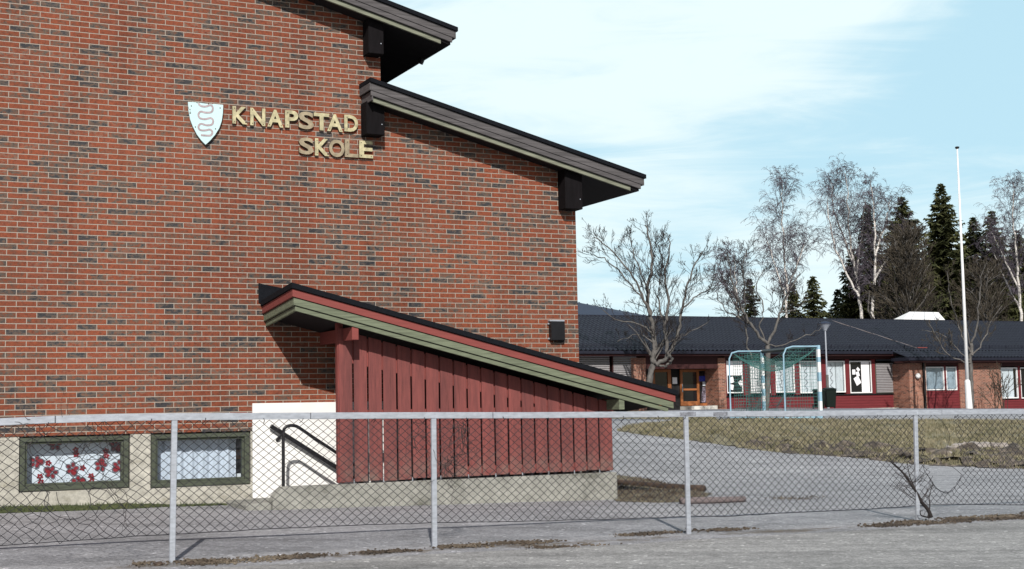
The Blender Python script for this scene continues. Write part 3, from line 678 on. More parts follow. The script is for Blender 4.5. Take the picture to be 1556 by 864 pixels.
# ------------------------------------------------------------ stairwell shelter
shed = thing('stairwell_shelter', 'red boarded stairwell screen with a sloping roof on a concrete base', 'shelter', fr(7.3, D-.6, .1), YAW)
MO = D-1.27; MBd = D-.88
sL = W(444.5, 430, MO); sR = W(1027, 593, MO)
kk = (sR[1]-sL[1])/(sR[0]-sL[0])
tilt = .115                                  # roof falls slightly towards the brick wall
def zr(s, m): return sL[1]+kk*(s-sL[0])-tilt*(m-MO)/1.27
def rslab(mb, s0, s1, m0, m1, d0, d1):
    c = []
    for d in (d1, d0):
        for (s, m) in ((s0, m0), (s1, m0), (s1, m1), (s0, m1)): c.append(fr(s, m, zr(s, m)-d))
    return mb.hexa(c)
a, b = sL[0], sR[0]
rf = part('roof', rslab(MB(), a-.02, b+.02, MO-.03, D-.003, 0, .062), M_felt, shed)
fb = MB(); rslab(fb, a, b-.01, MO, MO+.022, .065, .155)
rslab(fb, a, a+.022, MO+.024, D-.004, .065, .155); rslab(fb, b-.03, b-.01, MO+.024, D-.004, .065, .155)
part('fascia_board', fb, M_redf, rf, 'red painted fascia board round the roof edge', bevel=.002)
for d0, d1, o1, cut, lb in ((.160, .245, .02, .03, 'upper green fascia board'), (.250, .305, .045, .10, 'lower green fascia board')):
    fb = MB(); rslab(fb, a+o1, b-cut, MO+o1, MO+o1+.022, d0, d1); rslab(fb, a+o1, a+o1+.022, MO+o1+.024, D-.004, d0, d1)
    part('fascia_board', fb, M_green, rf, lb, bevel=.002)
part('soffit', rslab(MB(), a+.07, b-.12, MO+.07, D-.004, .17, .20), M_soff, rf)
# upstand flashing on the brick
fl = MB(); f0 = W(392.5, 430); s1 = W(880, 548)[0]
fl.prism([(f0[0], zr(f0[0], D)-.03), (C1-.02, zr(C1, D)-.03), (C1-.02, zr(C1, D)+.07), (W(426, 437)[0], W(426, 437)[1]), (f0[0], f0[1])], D-.012, D-.002)
part('flashing', fl, M_felt, rf)
# rafters / beams across
s0 = W(535, 500, MO+.06)[0]; s1 = W(545, 500, MO+.06)[0]; zb = W(540, 516, MO+.06)[1]
part('beam', MB().slant(s0, s1, MO+.06, D-.004, zb, zr(s0, D)-.20, zb, zr(s1, D)-.20), M_redf, shed, 'red cross beam at the high end', bevel=.004)
s0 = W(941, 612, MO+.06)[0]; s1 = W(949, 612, MO+.06)[0]; zb = W(945, 622, MO+.06)[1]
part('beam', MB().slant(s0, s1, MO+.06, D-.004, zb, zr(s0, D)-.20, zb, zr(s1, D)-.20), M_green, shed, 'green cross beam at the low end', bevel=.004)
# boards
bL = W(516, 620, MBd)[0]; bR = W(931, 680, MBd)[0]; N = 20; pitch = (bR-bL)/N
mb = MB(); random.seed(3)
for i in range(N):
    x0 = bL+i*pitch; x1 = x0+pitch-(.024 if i < N-1 else 0); jz = random.uniform(-.012, .004); jm = random.uniform(0, .004)
    zt0 = zr(x0, MBd)-.30; zt1 = zr(x1, MBd)-.30
    if i == 0: zt0 += .02; zt1 += .02
    z0 = .475+.012*(i/N)+jz
    mb.slant(x0, x1, MBd+jm, MBd+.022, z0, zt0, z0, zt1)
scr = part('board_screen', mb, M_redb, shed, 'screen of vertical red boards with narrow gaps', bevel=.003)
mb = MB(); mm0, mm1 = MBd+.023, MBd+.07
mb.slant(bL, bR, mm0, mm1, zr(bL, MBd)-.68, zr(bL, MBd)-.32, zr(bR, MBd)-.54, zr(bR, MBd)-.32)
zm = W(700, 626, MBd)[1]; mb.box(bL, bR-.3, mm0, mm1, zm-.05, zm+.05)
mb.box(bL+1.6, bR, mm0, mm1, .50, .60)
psplit('backing_rail', mb, M_red, scr)
mb = MB(); mb.box(bL-.012, bL+.06, MBd+.024, MBd+.11, .46, zr(bL, MBd)-.22); mb.box(bR-.1, bR-.01, MBd+.071, MBd+.16, .46, zr(bR, MBd)-.25)
psplit('corner_post', mb, M_red, shed, bevel=.004)
mb = MB()
for i in range(1, N, 2):
    x = bL+i*pitch; mb.tube([fr(x, MBd+.03, .44), fr(x, MBd+.03, .50)], .008, 6)
psplit('anchor_bolt', mb, M_galv, shed)
# added dark sheets standing in for the stairwell's shade behind the board gaps
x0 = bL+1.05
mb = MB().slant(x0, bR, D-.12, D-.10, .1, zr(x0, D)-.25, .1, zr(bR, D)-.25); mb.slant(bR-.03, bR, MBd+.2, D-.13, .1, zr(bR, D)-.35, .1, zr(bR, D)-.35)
psplit('gap_shade_sheet', mb, M_soff, shed)
# concrete base
cL = W(431, 742, D-.95)[0]; cR = W(938.5, 730, D-.95)[0]
mb = MB(); mb.prism([(cL-.13, -.2), (cR, -.2), (cR, .452), (cL, .448), (cL-.10, .36), (cL-.13, .30)], D-.95, D-.77)
mb.box(cR-.2, cR-.001, D-.769, D-.02, -.2, .45)
base = part('concrete_base', mb, M_conc, shed, 'weathered concrete parapet under the red boards', bevel=.012)
st0 = W(380, 760, D-.6)[0]
psplit('concrete_step', MB().box(cL-.45, cL-.131, D-.93, D-.03, -.2, .27).box(cL-.131, cL+.3, D-.769, D-.03, -.2, .28), M_conc, shed, 'low concrete step at the stair entrance', bevel=.02)
# handrails
def pxp(x, y, m): s, z = W(x, y, m); return fr(s, m, z)
h1 = thing('handrail', 'thick straight black handrail fixed to the white wall, sloping down to the right', 'handrail', pxp(412, 647, D-.1), YAW)
part('rail', MB().tube([pxp(411.5, 647, D-.09), pxp(560, 741, D-.09)], .028, 10), M_black, h1)
psplit('bracket', MB().tube([pxp(428, 660, D-.09), pxp(423, 667, D-.02), ], .012, 6).tube([pxp(424, 665, D-.06), pxp(421, 669, D-.024)], .022, 8), M_black, h1)
h2 = thing('handrail', 'bent black tube handrail rising from the concrete step then sloping down behind the red boards', 'handrail', pxp(430, 742, D-.68), YAW)
hp = smooth([(430.5, 760), (430.5, 700), (430.5, 660), (433, 650), (440, 646.5), (449, 647), (458, 652), (480, 667), (515, 690), (560, 720)], 5)
part('rail', MB().tube([pxp(x, y, D-.68) for x, y in hp], .020, 10), M_black, h2)

# ------------------------------------------------------------ fence
FMm = 11.5
fence = thing('chain_link_fence', 'sagging chain link fence on a pale galvanised rail, torn open in places', 'fence', fr(6.5, FMm, .05), YAW)
toppx = [(-160, 640), (-60, 638), (84, 631.5), (180, 628.5), (265, 627.5), (470, 626.5), (660, 626), (800, 626), (1042, 624.5), (1200, 624), (1392, 622.5), (1600, 621), (1760, 620)]
top = [W(x, y, FMm) for x, y in toppx]; bot = [W(x, y+10.5, FMm) for x, y in toppx]
def interp(pts, s):
    if s <= pts[0][0]: return pts[0][1]
    for a, b in zip(pts, pts[1:]):
        if s <= b[0]: return a[1]+(b[1]-a[1])*(s-a[0])/(b[0]-a[0])
    return pts[-1][1]
joints = [top[0][0], W(84, 630, FMm)[0], W(471, 630, FMm)[0], W(748, 630, FMm)[0], W(1100, 630, FMm)[0], W(1430, 630, FMm)[0], top[-1][0]]
for a, b in zip(joints, joints[1:]):
    ks = [a+.004]+[t[0] for t in top if a < t[0] < b]+[b-.004]; mb = MB()
    for u, v in zip(ks, ks[1:]):
        mb.slant(u, v, FMm-.02, FMm+.015, interp(top, u)-.058, interp(top, u), interp(top, v)-.058, interp(top, v))
    part('top_rail', mb, M_galv, fence, bevel=.004)
for x, yb, lean in ((-190, 880, -.01), (261, 854, -.035), (660, 831, .01), (1046, 811, .02), (1394, 792, .01), (1720, 775, 0)):
    s = W(x, yb, FMm)[0]; zt = interp(top, s)-.058
    f = fr(s, FMm, 0); z0 = gz(f[0], f[1])-.1; mb = MB(); w = .024
    st = W({261: 265, 660: 658.5, 1046: 1042, 1394: 1391}.get(x, x), 640, FMm)[0]
    mb.hexa([fr(s-w, FMm-.018, z0), fr(s+w, FMm-.018, z0), fr(s+w, FMm+.012, z0), fr(s-w, FMm+.012, z0), fr(st-w, FMm-.018, zt), fr(st+w, FMm-.018, zt), fr(st+w, FMm+.012, zt), fr(st-w, FMm+.012, zt)])
    part('post', mb, M_galv, fence, bevel=.004)
botpx = [(-160, 842), (0, 829), (60, 825), (150, 819), (220, 814), (280, 811), (400, 804), (500, 799.5), (600, 796), (700, 793.5), (800, 792), (950, 788), (1060, 784), (1100, 785), (1200, 779), (1320, 773.5), (1428, 766), (1556, 767), (1760, 762)]
bott = [W(x, y, FMm) for x, y in botpx]
M_rust = plain('weathered_steel_patch', (.20, .21, .24), .8, metal=.1, var=.5, scale=30)
for xa, xb in ((1031, 1056), (1082, 1104)):
    sa_, sb_ = W(xa, 630, FMm)[0], W(xb, 630, FMm)[0]; zt_ = interp(top, sa_)
    part('repair_sleeve', MB().box(sa_, sb_, FMm-.023, FMm+.018, zt_-.050, zt_-.008), M_rust, fence, 'dull grey repair sleeve on the top rail', bevel=.004)
hole1 = [W(70+x, 600+y, FMm) for x, y in []]
H2 = [W(1300+x/3.27, 600+y/3.27, FMm) for x, y in ((352, 90), (492, 90), (505, 170), (522, 250), (535, 380), (500, 455), (440, 482), (392, 440), (358, 350), (345, 200))]
H1 = [W(x/3.27, 600+y/3.27, FMm) for x, y in ((250, 470), (300, 445), (430, 470), (455, 500), (440, 560), (400, 610), (330, 620), (275, 590), (240, 520))]
H3 = [W(x/3.27, 600+y/3.27, FMm) for x, y in ((270, 118), (440, 118), (455, 160), (300, 175))]
mb = MB(); dg = .086; s_a = top[0][0]; s_b = top[-1][0]; NC = int((s_b-s_a)/(dg/2)); NR = 26
def node(i, j):                              # i column index (half cells), j row (half cells) from the top
    s = s_a+i*dg/2; zt = interp(top, s)-.06; zb = interp(bott, s)
    t = j/NR; z = zt+(zb-zt)*t
    n1 = noise.noise(Vector((s*1.1, z*1.1, 2))); n2 = noise.noise(Vector((s*1.1, z*1.1, 12))); n3 = noise.noise(Vector((s*6, z*6, 22))); n4 = noise.noise(Vector((s*6, z*6, 32)))
    edge = sin(pi*min(1, t*1.0))
    wild = 0
    for Hh in (H1, H2, H3):
        cx = sum(p[0] for p in Hh)/len(Hh); cz = sum(p[1] for p in Hh)/len(Hh)
        d = sqrt((s-cx)**2+(z-cz)**2)
        if d < .75: wild = max(wild, 1-d/.75)
    w = wild*.05
    s2 = s+.020*n1*(.3+edge)+.006*n3+w*noise.noise(Vector((s*9, z*9, 5)))*1.2; z2 = z+.018*n2*edge+.005*n4+w*noise.noise(Vector((s*9, z*9, 15)))*1.2
    return s2, z2
nodes = {}
for i in range(NC+1):
    for j in range(NR+1):
        if (i+j) % 2 == 0: nodes[(i, j)] = node(i, j)
def inh(p): return inside(p, H1) or inside(p, H2) or inside(p, H3)
for (i, j), p in nodes.items():
    for di in (1, -1):
        q = nodes.get((i+di, j+1))
        if not q: continue
        mid = ((p[0]+q[0])/2, (p[1]+q[1])/2)
        if inh(mid): continue
        o = .004*di
        mb.tube([fr(p[0], FMm+.02+o, p[1]), fr(q[0], FMm+.02-o, q[1])], .0028, 3, False)
bl = [(interp(bott, s_a+i*.1), s_a+i*.1) for i in range(int((s_b-s_a)/.1))]
mb.tube([fr(s, FMm+.02, z+.006*noise.noise(Vector((s*5, 0, 0)))) for z, s in bl], .0032, 4, False)
def loose(pts, off, sc=3.27, r=.0026):
    mb.tube([pxp(off[0]+x/sc, off[1]+y/sc, FMm+.02+.02*noise.noise(Vector((x*.03, y*.03, 0)))) for x, y in smooth(pts, 4)], r, 3, False)
loose([(390, 100), (430, 130), (462, 180), (468, 215), (458, 250), (452, 290), (448, 330)], (1300, 600))
loose([(470, 350), (500, 370), (522, 390)], (1300, 600), r=.003)
loose([(345, 330), (340, 370), (375, 420), (400, 460), (440, 482), (480, 475), (500, 450), (520, 420), (525, 395)], (1300, 600), r=.004)
loose([(385, 400), (370, 440), (410, 470), (450, 488), (480, 480)], (1300, 600), r=.003)
loose([(500, 100), (485, 125), (495, 140), (515, 120), (505, 100)], (1300, 600))
loose([(240, 480), (220, 540), (265, 590), (330, 615), (395, 610), (440, 570), (450, 520), (440, 480), (470, 460)], (0, 600), r=.003)
loose([(280, 480), (290, 530), (320, 570), (350, 620)], (0, 600)); loose([(190, 420), (240, 500), (235, 560), (280, 600)], (0, 600))
part('chain_link_mesh', mb, M_wire, fence)
mb = MB(); random.seed(11); s = s_a+.2
while s < s_b:                                # tie wires over the rail's lower edge
    z = interp(top, s)-.058; l = random.uniform(-.02, .03)
    mb.tube([fr(s, FMm-.023, z+random.uniform(.0, .018)), fr(s+l*.4, FMm-.03, z-.008), fr(s+l, FMm+.02, z-.03)], .0035, 4); s += random.uniform(.32, .5)
psplit('tie_wire', mb, M_wire, fence)
# vines tangled in the fence
def tangle(name, lab, starts, n, L0, seedv, spread, r=.003, drift=(0, -1)):
    random.seed(seedv); mb = MB()
    for k in range(n):
        x, y = random.choice(starts); x += random.uniform(-spread, spread); y += random.uniform(-spread*.4, spread*.4)
        a = math.atan2(drift[1], drift[0])+random.gauss(0, .9); pts = []; m = FMm+random.uniform(-.02, .05); s, z = W(x, y, FMm)
        for t in range(random.randint(8, 18)):
            pts.append(fr(s, m, z)); a += random.gauss(0, .45); s += cos(a)*L0; z += sin(a)*L0; m = min(FMm+.06, max(FMm-.03, m+random.gauss(0, .01)))
        mb.tube(pts, [r*(1-.6*i/len(pts)) for i in range(len(pts))], 3, False)
    o = part(name, mb, M_vine, loc=pxp(*starts[0], FMm), rotz=YAW); setp(o, lab, 'dead vine')
tangle('dead_vine', 'dead vine knotted in the mesh right of the second fence post', [(676, 704), (680, 700), (690, 697), (700, 640), (706, 650)], 34, .026, 5, 10, .0034)
tangle('dead_vine', 'wisp of dead vine hanging left of the second fence post', [(628, 640), (635, 660), (640, 680)], 8, .03, 9, 5, .003)
tangle('dead_vine', 'straggling dead vine in the torn mesh before the flowered window', [(55, 640), (60, 660), (150, 640), (155, 660), (150, 690), (160, 730)], 26, .032, 6, 12, .0028)

# ------------------------------------------------------------ trees
def jit(v, a): return Vector((v[0]+random.gauss(0, a), v[1]+random.gauss(0, a), v[2]+random.gauss(0, a)))
def branch(mbs, p, d, L_, r, lev, maxlev, up, spread, ratio, kids, droop=0, seg=.0, thick=1, twigr=.006):
    n = 4 if lev < maxlev else 3
    pts = [p.copy()]; q = p.copy(); d = d.normalized()
    for i in range(n):
        d = (d+Vector((random.gauss(0, .16), random.gauss(0, .16), random.gauss(0, .12)+up*.12-droop*.35*(lev >= maxlev-1)*(i+1)/n))).normalized()
        q = q+d*(L_/n); pts.append(q.copy())
    r1 = max(twigr, r*.45)
    mbs[0 if r > .03*thick else 1].tube(pts, [r+(r1-r)*i/n for i in range(n+1)], 5 if r > .03 else 3, False)
    if lev >= maxlev: return
    for k in range(kids[lev]):
        t = random.uniform(.25, 1.0); i = min(n-1, int(t*n)); f = t*n-i; b = pts[i].lerp(pts[i+1], f)
        dd = (pts[i+1]-pts[i]).normalized(); side = dd.orthogonal().normalized(); side.rotate(Matrix.Rotation(random.uniform(0, 2*pi), 3, dd))
        nd = (dd*cos(spread)+side*sin(spread)*random.uniform(.7, 1.3)+Vector((0, 0, up*.25))).normalized()
        branch(mbs, b, nd, L_*ratio*random.uniform(.6, 1.15)*(1.1-.45*t), max(twigr, r*(1-.5*t)*.55), lev+1, maxlev, up, spread, ratio, kids, droop, seg, thick, twigr)
def limbtree(name, lab, cat, base, limbs, d0, mats, twig, group=None):
    """limbs: list of (pixel polyline, depth drift, r0, r1, (levels, kids, len))"""
    t = thing(name, lab, cat, base, 0, group); a, b = MB(), MB()
    for pl, dd, r0, r1, kids, ln in limbs:
        n = len(pl); pts = [P(x, y, d0+dd*(i/(n-1))) for i, (x, y) in enumerate(pl)]
        sm = [Vector(q) for q in smooth([tuple(q) for q in pts], 4)]; k = len(sm)
        sm = [sm[0]]+[jit(q, .03) for q in sm[1:]]; r0 *= .60; kids *= 1.5
        a.tube(sm, [r0+(r1-r0)*(i/(k-1)) for i in range(k)], 7, False)
        ttot = sum((sm[i+1]-sm[i]).length for i in range(k-1)); nk = int(ttot/kids)
        for _ in range(nk):
            u = random.uniform(.22, 1); i = min(k-2, int(u*(k-1))); p = sm[i].lerp(sm[i+1], random.random()); dd_ = (sm[i+1]-sm[i]).normalized()
            side = dd_.orthogonal().normalized(); side.rotate(Matrix.Rotation(random.uniform(0, 2*pi), 3, dd_))
            nd = (dd_*.75+side*.8+Vector((0, 0, .25))).normalized()
            branch([a, b], p, nd, ln*random.uniform(.4, 1.1)*(1.15-.6*u), max(twig*.6, (r0+(r1-r0)*u)*.26), 1, 3, .6, .65, .55, [0, 5, 3, 0], 0, twigr=twig*.55)
    part('trunk', a, mats[0], t, smooth=True); part('crown', b, mats[1], t)
    return t
random.seed(21)
A = [([(984, 616), (987, 581), (993, 545), (994, 522), (989, 481), (984, 453), (989, 414), (989, 376), (981, 342)], .4, .27, .03, .12, 1.9),
     ([(988, 478), (975, 448), (962, 421), (932, 383), (903, 360)], -.8, .10, .02, .13, 1.6),
     ([(986, 465), (970, 448), (945, 415), (918, 392), (900, 388)], .9, .07, .02, .14, 1.4),
     ([(992, 548), (1000, 553), (1014, 541), (1013, 520), (1011, 494), (1016, 456), (1010, 420), (1018, 380), (1015, 362)], -.5, .19, .02, .13, 1.7),
     ([(1014, 541), (1022, 527), (1033, 494), (1037, 467), (1047, 432), (1057, 400), (1068, 382)], .7, .15, .02, .12, 1.7),
     ([(1024, 524), (1035, 512), (1050, 503), (1078, 488)], .5, .05, .015, .3, .8),
     ([(998, 553), (1010, 556), (1018, 552), (1021, 545), (1016, 538)], -.5, .08, .06, 3, .3),
     ([(1011, 500), (1003, 470), (1000, 440), (1006, 400), (1000, 372)], .9, .08, .02, .13, 1.5),
     ([(990, 505), (970, 492), (940, 487), (915, 470)], -.6, .06, .015, .16, 1.1),
     ([(1036, 470), (1055, 452), (1075, 440), (1086, 420)], .3, .06, .015, .13, 1.2),
     ([(992, 520), (975, 508), (955, 512), (938, 518)], .4, .045, .012, .25, .7),
     ([(986, 440), (972, 410), (962, 380), (958, 356)], .6, .06, .015, .13, 1.3)]
limbtree('bare_tree', 'grey barked bare tree forking low beside the stairwell roof, before the low building', 'tree', P(984, 616, 60), A, 60, (M_bark, M_twig), .012)
B = [([(1165, 628), (1167, 590), (1167, 540), (1167, 522)], .1, .17, .11, 2, .5),
     ([(1167, 522), (1150, 505), (1132, 480), (1122, 455), (1112, 425), (1105, 385)], -.6, .12, .02, .11, 1.5),
     ([(1167, 522), (1180, 495), (1188, 470), (1200, 440), (1215, 415)], .6, .11, .02, .12, 1.4),
     ([(1140, 492), (1120, 480), (1100, 470), (1088, 440)], .4, .06, .015, .14, 1.1),
     ([(1130, 475), (1132, 440), (1128, 405), (1135, 378)], .6, .07, .015, .12, 1.3),
     ([(1168, 525), (1195, 522), (1225, 510), (1248, 498)], -.4, .05, .012, .25, .7),
     ([(1163, 518), (1155, 495), (1160, 470), (1150, 440), (1160, 410)], .2, .06, .015, .14, 1.1),
     ([(1186, 475), (1208, 470), (1225, 455)], .3, .05, .015, .16, 1.0),
     ([(1143, 545), (1135, 520), (1133, 490), (1120, 470)], .2, .06, .03, .3, .8)]
limbtree('bare_tree', 'slim bare tree rising behind the ball goal, forked at the eaves', 'tree', P(1165, 628, 58), B, 58, (M_bark, M_twig), .012)
Cc = [([(1477, 624), (1476, 590), (1475, 550), (1476, 520)], .1, .16, .10, 1.5, .6),
      ([(1475, 552), (1460, 548), (1440, 538), (1425, 515), (1410, 490)], -.6, .07, .015, .18, 1.2),
      ([(1475, 535), (1462, 510), (1452, 480), (1442, 440), (1440, 412)], .5, .08, .015, .16, 1.4),
      ([(1476, 520), (1484, 495), (1488, 460), (1490, 430), (1498, 400)], -.3, .09, .015, .16, 1.4),
      ([(1477, 540), (1492, 520), (1505, 490), (1522, 465)], .5, .07, .015, .17, 1.3),
      ([(1475, 525), (1468, 490), (1466, 450), (1462, 415)], .3, .06, .015, .17, 1.2),
      ([(1474, 548), (1455, 530), (1430, 508), (1400, 500)], .2, .045, .012, .2, 1.0)]
limbtree('bare_tree', 'spreading bare tree close behind the white flagpole', 'tree', P(1477, 624, 66), Cc, 66, (M_bark, M_brown), .013)

def birch(lab, trunk, d, width, seedv, n=120, r0=.16, forks=(), tw=.0095, tmat=None):
    random.seed(seedv); pts = [P(x, y, d) for x, y in trunk]; base = pts[0].copy(); gzb = gz(base.x, base.y)
    pts.insert(0, Vector((base.x, base.y, gzb-.2)))
    t = thing('birch_tree', lab, 'tree', (base.x, base.y, gzb), 0, 'birches behind the low building'); a, b = MB(), MB()
    allst = [(pts, r0)]
    for f in forks: allst.append(([P(x, y, d+random.uniform(-1.5, 1.5)) for x, y in f], r0*.55))
    for st, rr in allst:
        sm = [Vector(q) for q in smooth([tuple(q) for q in st], 6)]; sm = [sm[0]]+[jit(q, .05) for q in sm[1:]]; k = len(sm)
        rr *= .75; a.tube(sm, [rr*(1-i/(k-1))**.8+.014 for i in range(k)], 7, False)
        nn = n if st is pts else n//3
        for _ in range(nn):
            u = random.uniform(.30, 1) if st is pts else random.uniform(.2, 1)
            i = min(k-2, int(u*(k-1))); p = sm[i].lerp(sm[i+1], random.random()); th = random.uniform(0, 2*pi)
            wl = 1.3*width*(sin(pi*min(1, max(.12, (1-u)*1.15+.1)))**.8)*random.uniform(.4, 1)
            nd = Vector((cos(th)*.8, sin(th)*.8, random.uniform(.7, 1.5))).normalized()
            branch([a, b], p, nd, max(.5, wl), max(.013, .04*(1-u)), 1, 3, .2, .6, .55, [0, 5, 4, 0], 1.5, thick=1.2, twigr=tw)
    part('trunk', a, M_birch, t, smooth=True); part('crown', b, tmat or M_btwig, t)
    return t
birch('tall slender birch above the ball goal, left of the other tall birches', [(1195, 492), (1196, 440), (1192, 390), (1189, 330), (1188, 272)], 105, 2.7, 31, 110, .15, [[(1196, 450), (1180, 410), (1165, 360)], [(1195, 440), (1212, 400), (1222, 370)]])
birch('birch with a white trunk leaning left above the roof lamp', [(1310, 500), (1304, 440), (1296, 390), (1289, 330), (1286, 264)], 110, 2.9, 32, 110, .2, [[(1305, 450), (1280, 400), (1262, 350), (1258, 290)], [(1302, 420), (1310, 350), (1314, 300)], [(1298, 400), (1270, 330), (1262, 278)]])
birch('birch with a white trunk and a long bare limb reaching right', [(1326, 500), (1328, 440), (1330, 380), (1328, 320), (1324, 272)], 108, 2.4, 33, 80, .21, [[(1328, 425), (1350, 390), (1374, 352)], [(1330, 390), (1345, 340), (1352, 305)]])
birch('birch with a white trunk at the far right edge of the picture', [(1553, 500), (1548, 440), (1544, 380), (1540, 330), (1541, 276)], 106, 2.6, 34, 90, .18, [[(1548, 440), (1525, 390), (1505, 350)], [(1552, 470), (1530, 430), (1510, 385)]])
birch('small birch between the forked bare tree and the tallest left birch', [(1122, 495), (1120, 460), (1118, 430), (1114, 382)], 95, 2.2, 35, 70, .1, [[(1120, 470), (1100, 430), (1090, 400)]])
# brown leafless thicket in front of the spruces
def brown(lab, x, top, half, d, seedv, n):
    random.seed(seedv); p0 = P(x, 500, d); t = thing('bare_tree', lab, 'tree', (p0.x, p0.y, gz(p0.x, p0.y)), 0, 'brown bare trees before the spruces'); a, b = MB(), MB()
    zb = gz(p0.x, p0.y); zt = P(x, top, d).z; H = zt-zb; wd = half*d/FPX
    st = [Vector((p0.x+random.gauss(0, .15)*i, p0.y, zb+H*i/6)) for i in range(7)]
    a.tube(st, [.2*(1-i/7)+.02 for i in range(7)], 6, False)
    for _ in range(n):
        u = random.uniform(.25, .98); p = Vector((p0.x, p0.y, zb+H*u)); th = random.uniform(0, 2*pi)
        prof = sin(pi*min(1, (1-u)*.85+.1))**.7
        branch([a, b], p, Vector((cos(th), sin(th), 1.1)).normalized(), max(.6, wd*1.1*prof), .05, 1, 3, .5, .55, .55, [0, 6, 5, 0], .2, twigr=.014)
    part('trunk', a, M_bark, t, smooth=True); part('crown', b, M_brown, t)
brown('brown twiggy leafless tree in front of the broad middle spruce', 1383, 362, 56, 98, 41, 170)
brown('brown leafless tree in front of the spruces right of the flagpole', 1500, 412, 48, 97, 42, 90)
brown('low brown leafless tree left of the white roof light', 1345, 440, 36, 100, 43, 50)

def spruce(lab, x, top, half, d, seedv, dens=1.0):
    random.seed(seedv); p0 = P(x, 500, d); zb = gz(p0.x, p0.y); zt = P(x, top, d).z; H = zt-zb; R = half*d/FPX
    t = thing('spruce_tree', lab, 'tree', (p0.x, p0.y, zb), 0, 'spruces behind the low building'); a, b = MB(), MB()
    a.tube([(p0.x, p0.y, zb-.2), (p0.x, p0.y, zb+H*.5), (p0.x, p0.y, zt-.1)], [.22, .13, .02], 6)
    z = zt-.05; br = MB()
    for k in range(6):
        th = k*1.05; c = Vector((p0.x, p0.y, zt-.25)); b.face([c, c+Vector((cos(th)*.12, sin(th)*.12, .1)), c+Vector((0, 0, .35)), ])
    while z > zb+1.0:
        u = (zt-z)/H; rad = R*1.12*min(1, (u*1.9)**.75)*random.uniform(.72, 1.18)+.12
        nb = int(5+6*min(1, u*3)); th0 = random.uniform(0, 6.28)
        for k in range(nb):
            th = th0+2*pi*k/nb+random.gauss(0, .2); rl = rad*random.uniform(.45, 1.2)*(1+.35*noise.noise(Vector((z*.9, th*1.2, seedv)))); dx, dy = cos(th), sin(th)
            if random.random() < .07: continue
            zo = random.uniform(-.22, .22)*min(1, u*4)
            n = max(4, int(rl/.13*dens))
            for q in range(n):
                f = (q+.6)/n; rr = rl*f; dz = -.42*rr+.22*rr*f*f/1.0+.10*f
                wd = .12+.34*(1-abs(f-.55))*min(1, rl)
                for sgn in (-1, 1):
                    c = Vector((p0.x+dx*rr, p0.y+dy*rr, z+dz+zo)); l = wd*random.uniform(.6, 1.3)
                    e = Vector((-dy*sgn, dx*sgn, 0))*l+Vector((dx, dy, 0))*l*random.uniform(.3, .9)+Vector((0, 0, -l*random.uniform(.2, .9)))
                    w = Vector((dx, dy, 0))*random.uniform(.06, .13)+Vector((0, 0, random.uniform(-.07, .07)))
                    b.face([c-w*.5, c+w, c+e+w*.15, c+e*.6-w*.6])
        z -= random.uniform(.13, .24)*(1 if u > .15 else .7)
    part('trunk', a, M_bark, t); part('crown', b, M_needle, t)
SPR = [(1141, 424, 22, 112, 'small spruce showing through the slim birch at the left of the wood', 1), (1206, 430, 20, 113, 'short spruce just right of the tallest left birch', 1), (1238, 420, 30, 112, 'short bushy spruce left of the roof lamp', 1),
       (1299, 378, 30, 116, 'medium dark spruce between the two white birch trunks', 1.1), (1326, 310, 34, 118, 'tall narrow spruce behind the birch with the long limb', 1.1), (1379, 299, 50, 112, 'broad tall spruce above the brown leafless tree', 1.4),
       (1440, 279, 44, 114, 'tallest dark spruce left of the flagpole top', 1.4), (1487, 330, 42, 116, 'dark spruce just right of the flagpole', 1.2), (1516, 321, 40, 113, 'dark pointed spruce second from the right edge', 1.2), (1552, 350, 40, 118, 'dark spruce cut by the right edge of the picture', 1.2),
       (1412, 390, 40, 120, 'dark spruce filling the gap behind the white roof light', 1.2), (1465, 370, 40, 121, 'dark low spruce hidden behind the flagpole', 1.2), (1425, 345, 36, 124, 'dark spruce between the broad spruce and the tallest one', 1.2), (1530, 395, 44, 123, 'dark spruce low behind the pointed spruce', 1.2), (1310, 430, 36, 123, 'low dark spruce filling in behind the birch trunks', 1.2), (1275, 440, 26, 120, 'low spruce behind the leaning birch foot', 1), (1352, 400, 40, 122, 'dark spruce behind the low brown leafless tree', 1.2)]
for i, (x, tp, hf, d, lab, dn) in enumerate(SPR): spruce(lab, x, tp, hf, d, 50+i, dn)

# ------------------------------------------------------------ low building behind
FB = 55.4; FR_ = 54.2
far = thing('low_school_building', 'long single storey brick and maroon building with a dark tiled roof', 'building', fr(45, FB, 1), YAW)
EZ = 3.92; GZ0 = 1.12
sA = 24.0; sJ = W(1382, 560, FR_)[0]; sEnd = 76.0
def S(x, m=FB, y=580): return W(x, y, m)[0]
def Z(x, y, m=FB): return W(x, y, m)[1]
RIDM = 61.4; RIDZ = 6.02
def roofz(m): return EZ+(RIDZ-EZ)*(m-(FB-.55))/(RIDM-(FB-.55))
def tiled(name, s0, s1, m0, m1, lab=None):
    mb = MB(); pw = .24; ns = int((s1-s0)/pw*4); rows = int((m1-m0)/.36)
    prof = [0, .050, .062, .022]
    b = len(mb.v)
    for j in range(rows):
        for e in (0, 1):
            m = m0+(m1-m0)*(j+e)/rows
            for i in range(ns+1):
                s = s0+(s1-s0)*i/ns; mb.v.append(fr(s, m, roofz(m)+prof[i % 4]+(.014 if e == 0 else 0)))
    k = ns+1
    for r in range(rows*2-1):
        for i in range(ns): mb.f.append((b+r*k+i, b+r*k+i+1, b+(r+1)*k+i+1, b+(r+1)*k+i)); mb.mi.append(0)
    return part(name, mb, M_tile, far, lab)
rt = tiled('roof', sA, sEnd, FB-.55, RIDM)
